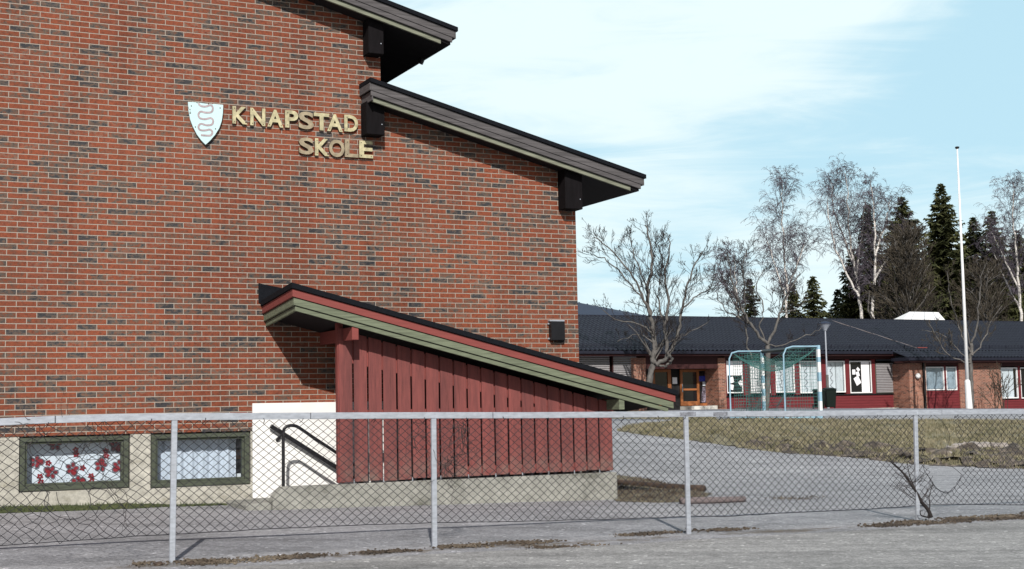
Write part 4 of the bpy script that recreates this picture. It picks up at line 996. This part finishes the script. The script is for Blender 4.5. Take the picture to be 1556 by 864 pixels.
mb = MB(); mb.slant(sA, sEnd, RIDM-.08, RIDM+.08, RIDZ-.05, RIDZ+.06, RIDZ-.05, RIDZ+.06)
part('ridge_cap', mb, M_tile, rt)
mb = MB(); mb.hexa([fr(sA, RIDM, RIDZ-.06), fr(sEnd, RIDM, RIDZ-.06), fr(sEnd, RIDM+6.5, EZ-.06), fr(sA, RIDM+6.5, EZ-.06), fr(sA, RIDM, RIDZ), fr(sEnd, RIDM, RIDZ), fr(sEnd, RIDM+6.5, EZ), fr(sA, RIDM+6.5, EZ)])
part('back_roof', mb, M_tile, rt)
rt2 = tiled('lower_roof', sJ-.55, sEnd, FR_-.55, FB-.56, 'projecting strip of tiled roof over the right wing')
# gutters and eaves
gz1 = EZ-.10
mb = MB(); mb.box(sA, sJ-.55, FB-.66, FB-.56, EZ-.13, EZ+.01); part('gutter', mb, M_tile, far)
zR = roofz(FR_-.55); mb = MB(); mb.box(sJ-.6, sEnd, FR_-.66, FR_-.56, zR-.13, zR+.01); mb.slant(sJ-.62, sJ-.56, FR_-.66, FB-.57, zR-.13, zR+.03, zR-.13, zR+.03); part('gutter', mb, M_tile, far, 'gutter along the right wing eave')
mb = MB(); mb.box(sA, sEnd, FB-.55, FB+.3, EZ-.22, EZ-.14); mb.box(sJ-.4, sEnd, FR_-.55, FB-.56, zR-.22, zR-.14)
psplit('eave_soffit', mb, M_mdark, far)
# snow guards
mb = MB()
for m in (FB-.05, ):
    for dz in (.10, .16): mb.box(sA, sEnd, m-.01, m+.01, roofz(m)+dz, roofz(m)+dz+.02)
    s = sA
    while s < sEnd: mb.box(s, s+.03, m-.015, m+.015, roofz(m), roofz(m)+.2); s += 1.2
part('snow_guard', mb, M_tile, rt)
# flashing strip and red cap on the roof
p0 = W(1262, 489, RIDM-.4); 
a0 = (S(1264, RIDM-.5, 492), RIDM-.5); a1 = (S(1392, FB-.1, 526), FB-.1)
mb = MB(); mb.hexa([fr(a0[0], a0[1], roofz(a0[1])+.045), fr(a0[0]+.12, a0[1], roofz(a0[1])+.045), fr(a1[0]+.12, a1[1], roofz(a1[1])+.045), fr(a1[0], a1[1], roofz(a1[1])+.045),
    fr(a0[0], a0[1], roofz(a0[1])+.065), fr(a0[0]+.12, a0[1], roofz(a0[1])+.065), fr(a1[0]+.12, a1[1], roofz(a1[1])+.065), fr(a1[0], a1[1], roofz(a1[1])+.065)])
part('valley_strip', mb, M_pipe, rt, 'thin pale metal strip running diagonally down the roof')
mb = MB().box(a1[0]+.1, a1[0]+.75, FB-.12, FB-.02, roofz(FB-.1)+.05, roofz(FB-.1)+.1); part('roof_cap', mb, M_redf, rt, 'short red strip on the roof')
# white roof light
SM = RIDM+.1
x0, x1 = S(1366, SM, 485), S(1443, SM, 485); z0 = RIDZ-.25; hh = Z(1400, 473, SM+.6)-.0
mb = MB()
ra, rb = S(1382, SM+.9, 474), S(1426, SM+.9, 474)
mb.raw([fr(x0, SM, z0), fr(x1, SM, z0), fr(x1, SM+1.8, z0), fr(x0, SM+1.8, z0), fr(ra, SM+.9, hh), fr(rb, SM+.9, hh)], [(0, 1, 5, 4), (1, 2, 5), (2, 3, 4, 5), (3, 0, 4), (3, 2, 1, 0)])
rl = part('roof_light', mb, M_wht, far, 'white pitched roof light on the ridge')
mb = MB()
for f in (.18, .5, .8):
    s = x0+(x1-x0)*f; t = ra+(rb-ra)*f; mb.tube([fr(s, SM-.01, z0), fr(t, SM+.89, hh)], .02, 4)
part('glazing_bar', mb, M_galv, rl)
# walls: core body, maroon upper band, cladding below the windows
zs = Z(1230, 599); zt = Z(1230, 547)
mb = MB(); mb.box(sA, sJ, FB+1.3, FB+12, .3, EZ-.1); mb.box(sJ, sEnd, FR_+.3, FB+12, .3, zR-.05)
psplit('inner_wall', mb, M_room, far)
mb = MB()
pier = [(960, 982, FB, FB+1.2), (1092, 1103, FB-.05, FB+1.2)]
for x0, x1, m0, m1 in pier: mb.box(S(x0, m0), S(x1, m0), m0, m1, .4, EZ-.3)
mb.box(sA, S(870, FB), FB, FB+.3, .4, EZ-.3)
sb0 = S(1382, FR_); 
mb.box(sb0, S(1402, FR_), FR_, FB+1.2, .2, zR-.25)
for x0, x1 in ((1405, 1407.5), (1458, 1468), (1475, 1521.5), (1620, 1680)): mb.box(S(x0, FR_), S(x1, FR_), FR_, FR_+.3, .2, zR-.25)
mb.box(S(1467, FR_), S(1476, FR_), FR_+.1, FR_+.3, .2, zR-.25)
psplit('brick_wall', mb, M_brick2, far)
def clad(mb, x0, x1, m, z0, z1):            # horizontal boards with real laps
    z = z0
    a, b = S(x0, m), S(x1, m)
    while z < z1-.02:
        h = min(.14, z1-z); mb.hexa([fr(a, m-.02, z), fr(b, m-.02, z), fr(b, m+.05, z), fr(a, m+.05, z), fr(a, m-.004, z+h-.006), fr(b, m-.004, z+h-.006), fr(b, m+.05, z+h-.006), fr(a, m+.05, z+h-.006)]); z += h
mb = MB(); clad(mb, 1103, 1362.5, FB+.05, GZ0-.1, zs-.05); part('cladding', mb, M_maroon, far, 'maroon boards below the main windows')
mb = MB(); clad(mb, 870, 960, FB+.05, GZ0-.1, zs-.05); part('cladding', mb, M_maroon, far, 'maroon boards below the blinds')
zs2 = Z(1430, 592, FR_)
mb = MB(); clad(mb, 1407.5, 1458, FR_+.06, GZ0-.45, zs2-.04); part('cladding', mb, M_maroon, far, 'maroon boards below the twin windows')
mb = MB(); clad(mb, 1521.5, 1620, FR_+.06, GZ0-.45, Z(1540, 607, FR_)); part('cladding', mb, M_maroon, far, 'maroon boards at the right edge')
mb = MB(); mb.box(S(870), S(960), FB+.05, FB+.2, Z(920, 541), EZ-.2); mb.box(S(982), S(1092), FB+.0, FB+.15, Z(1030, 560), EZ-.2); mb.box(S(1103), S(1362.5), FB+.05, FB+.2, zt+.04, EZ-.2); mb.box(S(1407.5, FR_), S(1458, FR_), FR_+.06, FR_+.25, Z(1430, 556, FR_)+.03, zR-.2); mb.box(S(1521.5, FR_), S(1620, FR_), FR_+.06, FR_+.25, Z(1540, 557, FR_)+.03, zR-.2)
psplit('head_board', mb, M_mdark, far)
# maroon mullion boards
mb = MB()
for x0, x1 in ((1103, 1105), (1130.5, 1140.5), (1172, 1179), (1209, 1216), (1249.5, 1256), (1286, 1292), (1326, 1331), (1361, 1362.5)): mb.box(S(x0), S(x1), FB+.02, FB+.2, zs-.05, zt+.04)
for x0, x1 in ((1436.5, 1439), (1455.5, 1458),): mb.box(S(x0, FR_), S(x1, FR_), FR_+.04, FR_+.25, zs2-.04, Z(1430, 556, FR_)+.03)
mb.box(S(1548.5, FR_), S(1552, FR_), FR_+.04, FR_+.25, Z(1540, 607, FR_), Z(1540, 557, FR_)+.03)
psplit('mullion', mb, M_maroon, far)
mb = MB().box(S(1103), S(1362), FB-.03, FB+.1, zs-.06, zs-.01); part('window_sill', mb, M_black, far)
def fwin(x0, x1, y0, y1, m, fmat, kind, lab=None):
    a, b = S(x0, m, (y0+y1)/2), S(x1, m, (y0+y1)/2); xm = (x0+x1)/2; z0, z1 = Z(xm, y1, m), Z(xm, y0, m); t = .055
    f = MB(); m0, m1 = m+.05, m+.14
    f.box(a, b, m0, m1, z0, z0+t); f.box(a, b, m0, m1, z1-t, z1); f.box(a, a+t, m0, m1, z0+t, z1-t); f.box(b-t, b, m0, m1, z0+t, z1-t)
    w = part('window', f, fmat, far, lab)
    part('pane', MB().box(a+t, b-t, m+.10, m+.105, z0+t, z1-t), M_dglass if kind == 'dark' else M_glass, w)
    if kind == 'curtain':
        c = MB(); n = 40
        for (u0, u1) in ((a+.03, a+(b-a)*.58), (a+(b-a)*.62, b-.03)):
            vs = [fr(u0+(u1-u0)*i/n, m+.22+.03*sin(i*1.1), z) for i in range(n+1) for z in (z0+.02, z1-.02)]
            c.raw(vs, [(2*i, 2*i+2, 2*i+3, 2*i+1) for i in range(n)])
        c.cur = 1
        zz = z0+.1; k = 0; pts = []
        while zz < z1-.1: pts.append((a+(b-a)*(.36+.07*sin(k*1.2)), zz)); zz += .07; k += 1
        ribbon(c, pts, .014, m+.17, m+.175)
        part('curtain', c, [M_wht, M_blind], w)
        part('backing', MB().box(a, b, m+.30, m+.31, z0, z1), M_wht, w)
    elif kind == 'blind':
        c = MB(); zz = z0+.04
        while zz < z1-.03: c.hexa([fr(a+.04, m+.02, zz), fr(b-.04, m+.02, zz), fr(b-.04, m+.05, zz+.02), fr(a+.04, m+.05, zz+.02), fr(a+.04, m+.02, zz+.045), fr(b-.04, m+.02, zz+.045), fr(b-.04, m+.055, zz+.065), fr(a+.04, m+.055, zz+.065)]); zz += .085
        part('blind', c, M_blind, w, 'lowered grey slatted blind')
    elif kind == 'dark':
        pass
    return w, a, b, z0, z1
def papers(w, lst, m, mat=None, mats=(M_paper, M_cyan)):
    for x, y, sz, an, mi in lst:
        s, z = W(x, y, m+.085); h = sz/2; c, q = cos(an), sin(an)
        pts = [(s+u*c*h*.8-v*q*h, z+u*q*h*.8+v*c*h) for u, v in ((-1, -1), (1, -1), (1, 1), (-1, 1))]
        part('paper', MB().prism(pts, m+.088, m+.094), mats[mi], w)
fwin(872, 928, 541, 600, FB, M_mdark, 'blind', 'blinded window left of the dark post'); fwin(932, 969, 541, 600, FB, M_mdark, 'blind', 'blinded window beside the brick pier')
w = fwin(1105, 1130, 548, 597, FB, M_wht, 'dark', 'window with a white upper half and paper cut-outs')[0]
a, b = S(1106.5), S(1130); part('half_curtain', MB().box(a, b, FB+.08, FB+.09, Z(1117, 570), Z(1117, 549)), M_paper, w)
papers(w, [(1112, 577, .28, .3, 0), (1112, 588, .25, -.2, 0), (1125.5, 582, .25, .7, 0)], FB)
w = fwin(1141, 1171, 548, 597, FB, M_wht, 'dark', 'window partly behind the goal net with white cut-outs')[0]
part('half_curtain', MB().box(S(1142.5), S(1157), FB+.08, FB+.09, Z(1150, 595), Z(1150, 550)), M_paper, w)
papers(w, [(1149, 585, .3, 0, 1), (1168, 580, .25, .7, 0), (1150, 565, .2, .2, 1)], FB)
fwin(1179.5, 1208.5, 548, 596, FB, M_wht, 'curtain', 'curtained window seen through the middle of the goal')
fwin(1216.5, 1249, 548, 597, FB, M_wht, 'curtain', 'curtained window behind the right goal post')
fwin(1256.5, 1285.5, 548, 596, FB, M_wht, 'curtain', 'curtained window right of the lamp post')
w = fwin(1292.5, 1325.5, 548, 597, FB, M_wht, 'dark', 'dark window with white paper shapes and a pale curtain')[0]
part('half_curtain', MB().box(S(1311), S(1323), FB+.08, FB+.09, Z(1317, 595), Z(1317, 549)), M_paper, w)
papers(w, [(1297.5, 565, .25, 0, 0), (1304, 561, .2, .8, 0), (1303.5, 568, .25, .3, 0), (1303, 578, .42, .5, 0), (1314, 565, .3, .3, 1), (1313, 574, .3, .2, 1), (1316, 588, .4, .8, 1)], FB)
fwin(1331.5, 1360.5, 551, 597, FB, M_greenf, 'blind', 'window closed by a grey slatted blind')
def skywin(x0, x1, y0, y1, lab, kind='dark'): return fwin(x0, x1, y0, y1, FR_, M_wht, kind, lab)
M_sky = plain('painted_sky_reflection', (.36, .42, .46), .15, var=.35, scale=1.2, spec=.6)  # sky reflection put into the colour of panels behind the clear panes
for (x0, x1, y0, y1, lab) in ((1407.5, 1436, 557, 592.5, 'larger white framed window on the right wing'), (1439, 1455.5, 557, 592.5, 'narrow white framed window on the right wing')):
    w = fwin(x0, x1, y0, y1, FR_, M_wht, 'glass', lab)[0]
    part('blind_and_sky_panel', MB().box(S(x0, FR_)+.06, S(x1, FR_)-.06, FR_+.13, FR_+.14, Z(x0, y1-2, FR_), Z(x0, y0+2, FR_)), M_sky, w)  # this panel carries the painted reflection, no blind hangs here
w = fwin(1522, 1548, 558, 605, FR_, M_wht, 'glass', 'tall white framed window near the right edge')[0]
part('blind_and_sky_panel', MB().box(S(1524, FR_), S(1543, FR_), FR_+.13, FR_+.14, Z(1535, 604, FR_), Z(1535, 559, FR_)), M_wht, w)
fwin(1552, 1575, 558, 605, FR_, M_wht, 'dark', 'dark window at the right edge')
# entrance recess
m = FB+1.0
part('recess_wall', MB().box(S(975, m), S(1103, m), m+.12, m+.25, .4, EZ-.2), M_room, far)
def door(x0, x1, lab):
    a, b = S(x0, m), S(x1, m); z0, z1 = Z((x0+x1)/2, 616, m), Z((x0+x1)/2, 561, m); t = .13; f = MB()
    f.box(a, b, m, m+.07, z0, z0+t+.08); f.box(a, b, m, m+.07, z1-t, z1); f.box(a, a+t, m, m+.07, z0+t+.08, z1-t); f.box(b-t, b, m, m+.07, z0+t+.08, z1-t)
    zm = z0+(z1-z0)*.42; f.box(a+t, b-t, m, m+.07, zm, zm+.09)
    dd = part('door', f, M_orange, far, lab)
    part('pane', MB().box(a+t, b-t, m+.05, m+.06, z0+t+.08, z1-t), M_dglass, dd)
    part('handle', MB().tube([fr(a+.08, m-.01, zm+.3), fr(a+.08, m-.05, zm+.28), fr(a+.08, m-.05, zm-.05), fr(a+.08, m-.01, zm-.07)], .018, 6), M_galv, dd)
door(1034, 1062.5, 'right varnished wooden door with two glass panels'); door(992, 1018.5, 'left varnished wooden door partly behind the bare tree')
f = MB(); f.box(S(1018.5, m), S(1020, m), m, m+.07, Z(1030, 616, m), Z(1030, 561, m)); f.box(S(1062.5, m), S(1081, m), m, m+.07, Z(1072, 616, m), Z(1072, 612, m)); f.box(S(1079, m), S(1081, m), m, m+.07, Z(1072, 612, m), Z(1072, 561, m)); f.box(S(1062.5, m), S(1079, m), m, m+.07, Z(1072, 563, m), Z(1072, 561, m))
sl = part('side_light', f, M_orange, far, 'glazed side panel of the entrance')
part('pane', MB().box(S(1062.5, m), S(1079, m), m+.05, m+.055, Z(1072, 612, m), Z(1072, 563, m)), M_glass, sl)
part('notice', MB().box(S(1023, m), S(1030, m), m+.06, m+.07, Z(1026, 583, m), Z(1026, 573, m)), M_paper, far, 'white notice between the two doors')
part('entrance_step', MB().box(S(1034, m), S(1088, m), m-.9, m+.1, .6, Z(1060, 616.5, m)), M_kerb, far)
mb = MB(); mb.box(S(1064, m), S(1076, m), m+.09, m+.11, Z(1070, 579, m), Z(1070, 571, m)); part('blue_box', mb, plain('blue_cardboard', (.03, .06, .5), .6), far, 'blue box in the entrance side light')
mb = MB(); mb.prism([(S(1066, m), Z(1070, 611, m)), (S(1076, m), Z(1070, 611, m)), (S(1073, m), Z(1070, 588, m)), (S(1069, m), Z(1070, 588, m))], m+.08, m+.11); part('poster', mb, plain('speckled_cloth', (.35, .28, .33), .8, var=.9, scale=14, detail=1), far, 'speckled cloth hanging in the entrance side light')
mb = MB(); mb.box(S(1069, m), S(1076, m), m+.075, m+.088, Z(1070, 586, m), Z(1070, 579.5, m)); part('poster', mb, M_paper, far, 'pale card in the entrance side light')
part('kerb', MB().box(S(1104), S(1366), FB-.35, FB-.05, .5, Z(1230, 622, FB-.3)), M_kerb, far, 'pale concrete strip at the foot of the wall')
part('downpipe', MB().tube([fr(S(1403.5, FR_), FR_-.06, zR-.15), fr(S(1403.5, FR_), FR_-.06, .7)], .055, 8), M_black, far)
s, z = W(1394.5, 571, FR_-.1)
x, y, _ = fr(s, FR_-.12, 0)
gl = part('wall_lamp', MB().blob((x, y, z), .14, .14, .14, 0, 0, 12, 8), M_wht, far, 'round white lamp on the brick', smooth=True)
part('lamp_base', MB().tube([fr(s, FR_-.02, z), fr(s, FR_+.0-.001, z)], .07, 8), M_galv, gl)
# hall roof behind on the left
hall = thing('sports_hall', 'higher hall with a blue grey sheet roof behind the low building', 'building', fr(30, 74, 1), YAW)
hm = 72.0; pk = W(872, 458, hm+5); e1 = W(990, 484, hm+5)
mb = MB(); z0 = 5.6
mb.raw([fr(20, hm, z0-.4), fr(e1[0]+4, hm, z0-.4), fr(20, hm+5, pk[1]+.35*(pk[0]-20)*.3), fr(pk[0], hm+5, pk[1]), fr(e1[0]+1, hm+5, e1[1]), fr(e1[0]+4, hm+14, z0-.4), fr(20, hm+14, z0-.4)],
       [(0, 1, 4, 3, 2), (2, 3, 4, 5, 6), (1, 5, 4), (0, 2, 6), (0, 6, 5, 1)])
hr = part('roof', mb, M_bluemetal, hall)
mb = MB(); s = 24
while s < e1[0]+1:
    f = (s-20)/(e1[0]+1-20); zt2 = W(872, 458, hm+5)[1]
    top_z = pk[1]+(e1[1]-pk[1])*max(0, (s-pk[0]))/(e1[0]+1-pk[0]) if s > pk[0] else pk[1]+.105*(pk[0]-s)
    mb.tube([fr(s, hm, z0-.36), fr(s, hm+5, top_z+.03)], .03, 4); s += .6
part('standing_seam', mb, M_bluemetal, hr)
part('wall', MB().box(20.5, e1[0]+3.5, hm+.4, hm+13.5, .4, z0-.45), M_brick2, hall)

# ------------------------------------------------------------ goal
gb0 = Vector((8.32, 37.75, 0)); gdir = Vector((-.343, .939, 0)).normalized(); gb1 = gb0+gdir*3.0; back = Vector((-.939, -.343, 0)).normalized()
gb0.z = gz(gb0.x, gb0.y)+.0; gb1.z = gz(gb1.x, gb1.y)
goal = thing('ball_goal', 'blue and white handball goal with a torn green net before the low building', 'goal', (gb0+gb1)/2, 0)
def striped(p0, p1, w, n=9):
    mb = MB(); ax = (p1-p0); l = ax.length; ax.normalize()
    u = ax.orthogonal().normalized() if abs(ax.z) < .5 else back.copy(); v = ax.cross(u).normalized()
    k = 0; t = 0
    cuts = [0]
    while cuts[-1] < l: cuts.append(min(l, cuts[-1]+l/n*random.uniform(.6, 1.3)))
    for a, b in zip(cuts, cuts[1:]):
        mb.cur = k % 2; k += 1; A_, B_ = p0+ax*a, p0+ax*b; e = w/2
        mb.hexa([A_+u*e+v*e, A_-u*e+v*e, A_-u*e-v*e, A_+u*e-v*e, B_+u*e+v*e, B_-u*e+v*e, B_-u*e-v*e, B_+u*e-v*e])
    return mb
random.seed(5); H = 2.0; up = Vector((0, 0, 1))
part('post', striped(gb0, gb0+up*H, .08), [M_blue, M_wht], goal, 'near striped upright'); part('post', striped(gb1, gb1+up*H, .08), [M_wht, M_blue], goal, 'far striped upright')
part('crossbar', striped(gb0+up*(H-.04), gb1+up*(H-.04), .08, 7), [M_black, M_black, M_blue], goal, 'dark crossbar')
for g in (gb0, gb1):
    pts = [g+up*(H-.03), g+back*.8+up*(H-.03), g+back*1.0+up*(H-.08), g+back*1.09+up*(H-.25), g+back*1.1+up*1.0, g+back*1.1+up*.03]
    part('side_frame', MB().tube(pts, .022, 6), M_blue, goal)
part('ground_bar', MB().tube([gb0+up*.04, gb0+back*1.1+up*.04], .03, 6).tube([gb1+up*.04, gb1+back*1.1+up*.04], .03, 6).tube([gb0+back*1.1+up*.04, gb1+back*1.1+up*.04], .03, 6), M_blue, goal)
mb = MB()
def net(f, nu, nv, r=.0055, skip=0):
    r *= .72
    for i in range(nu+1):
        for j in range(nv+1):
            a = f(i/nu, j/nv)
            if i < nu and random.random() > skip: mb.tube([a, f((i+1)/nu, j/nv)], r, 3, False)
            if j < nv and random.random() > skip: mb.tube([a, f(i/nu, (j+1)/nv)], r, 3, False)
def sag(u): return .22*sin(pi*u)
net(lambda u, v: gb0.lerp(gb1, u)+back*(.45+.5*(1-v)+.1*sin(v*9+u*3))+up*((H-.1-sag(u)*1.2)*(v)+.05)+back*.08*sin(u*14), 30, 20, .006)
net(lambda u, v: gb0+back*(.08+u*.95)+up*(v*(H-.12)+.04)+gdir*.05*sin(u*7), 10, 20, .006)
net(lambda u, v: gb1+back*(.15+u*.75)+up*(v*(H-.14)+.04)-gdir*.12*sin(u*5), 12, 20, .008)
net(lambda u, v: gb1+back*(.25+u*.5)+up*(v*(H-.2)+.04)-gdir*(.25+.12*sin(u*9)), 12, 24, .009)
net(lambda u, v: gb0.lerp(gb1, u)+back*(.1+v*.85)+up*(H-.08-sag(u)*1.5-.25*sin(pi*v)), 30, 8, .008)
part('net', mb, M_net, goal)

# ------------------------------------------------------------ lamp post, bins, flagpole
b = P(1259, 627, 62); zb = gz(b.x, b.y); tp = P(1257.5, 490, 62)
lp = thing('street_lamp', 'slim grey lamp post with a wide conical head before the tiled roof', 'street lamp', (b.x, b.y, zb))
hz = tp.z
part('pole', MB().tube([(b.x, b.y, zb-.1), (b.x, b.y, zb+1.3), (b.x, b.y, zb+1.32), (b.x, b.y, hz-.35)], [.062, .062, .038, .033], 10), M_galv, lp)
part('service_hatch', MB().tube([(b.x, b.y, zb+.9), (b.x, b.y, zb+1.5)], .068, 10), M_bark, lp)
hd = part('lamp_head', MB().tube([(b.x, b.y, hz-.36), (b.x, b.y, hz-.28), (b.x, b.y, hz-.05)], [.06, .10, .27], 16), M_galv, lp)
part('lamp_cap', MB().tube([(b.x, b.y, hz-.048), (b.x, b.y, hz-.02), (b.x, b.y, hz+.05), (b.x, b.y, hz+.07)], [.31, .31, .12, .02], 16), M_bluemetal, hd)
def binn(x, y, d, sc, lab):
    p = P(x, y, d); z = gz(p.x, p.y); t = thing('wheelie_bin', lab, 'bin', (p.x, p.y, z), .1, 'dark green wheelie bins by the goal')
    w, dp, h = .27*sc, .33*sc, .95*sc; X, Y = p.x, p.y; mb = MB()
    mb.hexa([(X-w*.8, Y-dp*.8, z+.05), (X+w*.8, Y-dp*.8, z+.05), (X+w*.8, Y+dp*.8, z+.05), (X-w*.8, Y+dp*.8, z+.05), (X-w, Y-dp, z+h), (X+w, Y-dp, z+h), (X+w, Y+dp, z+h), (X-w, Y+dp, z+h)])
    part('body', mb, M_bin, t, bevel=.02)
    mb = MB(); mb.hexa([(X-w*1.08, Y-dp*1.1, z+h+.003), (X+w*1.08, Y-dp*1.1, z+h+.003), (X+w*1.08, Y+dp*1.1, z+h+.003), (X-w*1.08, Y+dp*1.1, z+h+.003), (X-w, Y-dp, z+h+.05), (X+w, Y-dp, z+h+.05), (X+w*.95, Y+dp, z+h+.10), (X-w*.95, Y+dp, z+h+.10)])
    part('lid', mb, M_bin, t, bevel=.01)
    for sg in (-1, 1): part('wheel', MB().tube([(X+sg*w*.95, Y+dp*.8, z+.1), (X+sg*w*1.12, Y+dp*.8, z+.1)], .1, 12), M_black, t)
binn(1262, 626, 60, .85, 'dark green wheelie bin standing at the lamp post'); binn(1245.5, 627, 59.5, .8, 'dark wheelie bin right behind the near goal post')
b = P(1473, 624, 64); zb = gz(b.x, b.y); t = P(1454.5, 226, 64.3)
fp = thing('flagpole', 'tall white flagpole leaning slightly left in front of the right wing', 'flagpole', (b.x, b.y, zb))
mid = P(1470, 580, 64)
part('pole', MB().tube([(mid.x, mid.y, mid.z), b.lerp(t, .5)+(mid-b.lerp(t, .11))*.45, t], [.085, .065, .035], 10), M_wht, fp, smooth=True)
part('sheath', MB().tube([(b.x, b.y, zb-.05), (mid.x, mid.y, mid.z+.02), (mid.x, mid.y, mid.z+.1)], [.16, .13, .09], 12), M_wht, fp)
part('finial', MB().tube([t, t+Vector((0, 0, .04)), t+Vector((0, 0, .1)), t+Vector((0, 0, .12))], [.04, .10, .10, .03], 10), M_black, fp)
# ------------------------------------------------------------ logs, stones, shrubs
def logg(name, lab, cat, p0, p1, r0, r1, mat):
    n = 9; pts = [p0.lerp(p1, i/n) for i in range(n+1)]
    pts = [Vector((q.x, q.y+.02*sin(i), gz(q.x, q.y)+max(r0, r1)*.9+.015*noise.noise(Vector((i, 0, 0))))) for i, q in enumerate(pts)]
    mb = MB().tube(pts, [r0+(r1-r0)*i/n+.008*noise.noise(Vector((i*1.3, 4, 0))) for i in range(n+1)], 10)
    o = part(name, mb, mat, loc=tuple(p0), smooth=True); setp(o, lab, cat)
logg('log', 'dark rotting log lying beside the concrete base, farther from the fence', 'log', G(932, 736), G(1070, 747), .042, .05, M_log)
logg('pole', 'grey brown wooden pole lying on the asphalt behind the third fence post', 'pole', G(1035, 766), G(1132, 763), .045, .04, M_pipe)
random.seed(8)
for x, y, r, lab in ((1472, 689, .22, 'largest pale stone in the earth bank'), (1448, 692, .12, 'small stone left of the largest pale stone'), (1496, 688, .15, 'rounded stone right of the largest pale stone'), (1519, 690, .17, 'stone nearest the right end of the earth bank'), (1436, 699, .10, 'flat stone at the lower left of the earth bank')):
    p = G(x, y); setp(part('stone', MB().blob((p.x, p.y, p.z+.12), r*1.4, r, r*.6, x, .35), M_stone, loc=tuple(p)), lab, 'stone', 'stones in the earth bank')
for x, y, r, lab in ((20, 859, .03, 'dark pebble at the bottom left'), (1045, 804, .02, 'dark pebble right of the third fence post'), (290, 858, .03, 'pebble at the left post foot'), (1056, 806, .02, 'orange pebble by the third post')):
    if x == 20: x = 240; lab = 'dark pebble left of the left post foot'
    p = G(x, y); setp(part('pebble', MB().blob((p.x, p.y, p.z+.01), r*1.3, r, r*.7, x, .3), M_log, loc=tuple(p)), lab, 'pebble')
# shrub growing through the fence at the fourth post
random.seed(77)
g = G(1414, 786); t = thing('fence_shrub', 'leaning leafless shrub growing through the mesh at the right fence post', 'shrub', tuple(g)); a, b = MB(), MB()
def sh(pl, r0, r1, m0, m1, nk, ln):
    n = len(pl); pts = [Vector(pxp(x, y, m0+(m1-m0)*i/(n-1))) for i, (x, y) in enumerate(pl)]
    sm = [Vector(q) for q in smooth([tuple(p) for p in pts], 4)]; k = len(sm); a.tube(sm, [r0+(r1-r0)*i/(k-1) for i in range(k)], 6)
    for _ in range(nk):
        u = random.uniform(.25, 1); i = min(k-2, int(u*(k-1))); th = random.uniform(0, 2*pi)
        branch([a, b], sm[i], Vector((cos(th), sin(th)*.35, .5)), ln*random.uniform(.4, 1), .004, 1, 2, .2, .7, .6, [0, 3, 0], 0, twigr=.0016)
sh([(1415, 786), (1410, 774), (1400, 762), (1393, 748), (1384, 735), (1372, 718), (1361, 708), (1352, 700)], .022, .006, 11.45, 11.55, 16, .3)
sh([(1394, 750), (1388, 737), (1382, 722), (1378, 700)], .010, .003, 11.5, 11.5, 8, .2)
sh([(1410, 786), (1413, 768), (1412, 755), (1416, 740)], .008, .003, 11.45, 11.5, 7, .18)
sh([(1412, 786), (1400, 783), (1398, 775)], .010, .004, 11.45, 11.4, 2, .1)
sh([(1400, 764), (1380, 752), (1372, 742)], .006, .002, 11.5, 11.5, 6, .2)
part('stem', a, M_twig, t, smooth=True); part('twigs', b, M_vine, t)
g = P(1518, 626, 70); t = thing('bare_shrub', 'small bare shrub against the brick wall near the right edge', 'shrub', (g.x, g.y, gz(g.x, g.y))); b = MB(); b2 = MB()
for _ in range(14):
    th = random.uniform(0, 6.28); branch([b2, b], Vector((g.x+random.gauss(0, .25), g.y, gz(g.x, g.y))), Vector((cos(th)*.35, sin(th)*.35, 1)), random.uniform(1, 1.9), .02, 1, 3, .5, .5, .6, [0, 4, 3, 0], 0, twigr=.010)
part('stem', b, M_brown, t)
# render settings
SC.render.engine = 'CYCLES'
SC.cycles.max_bounces = 6; SC.cycles.transparent_max_bounces = 12
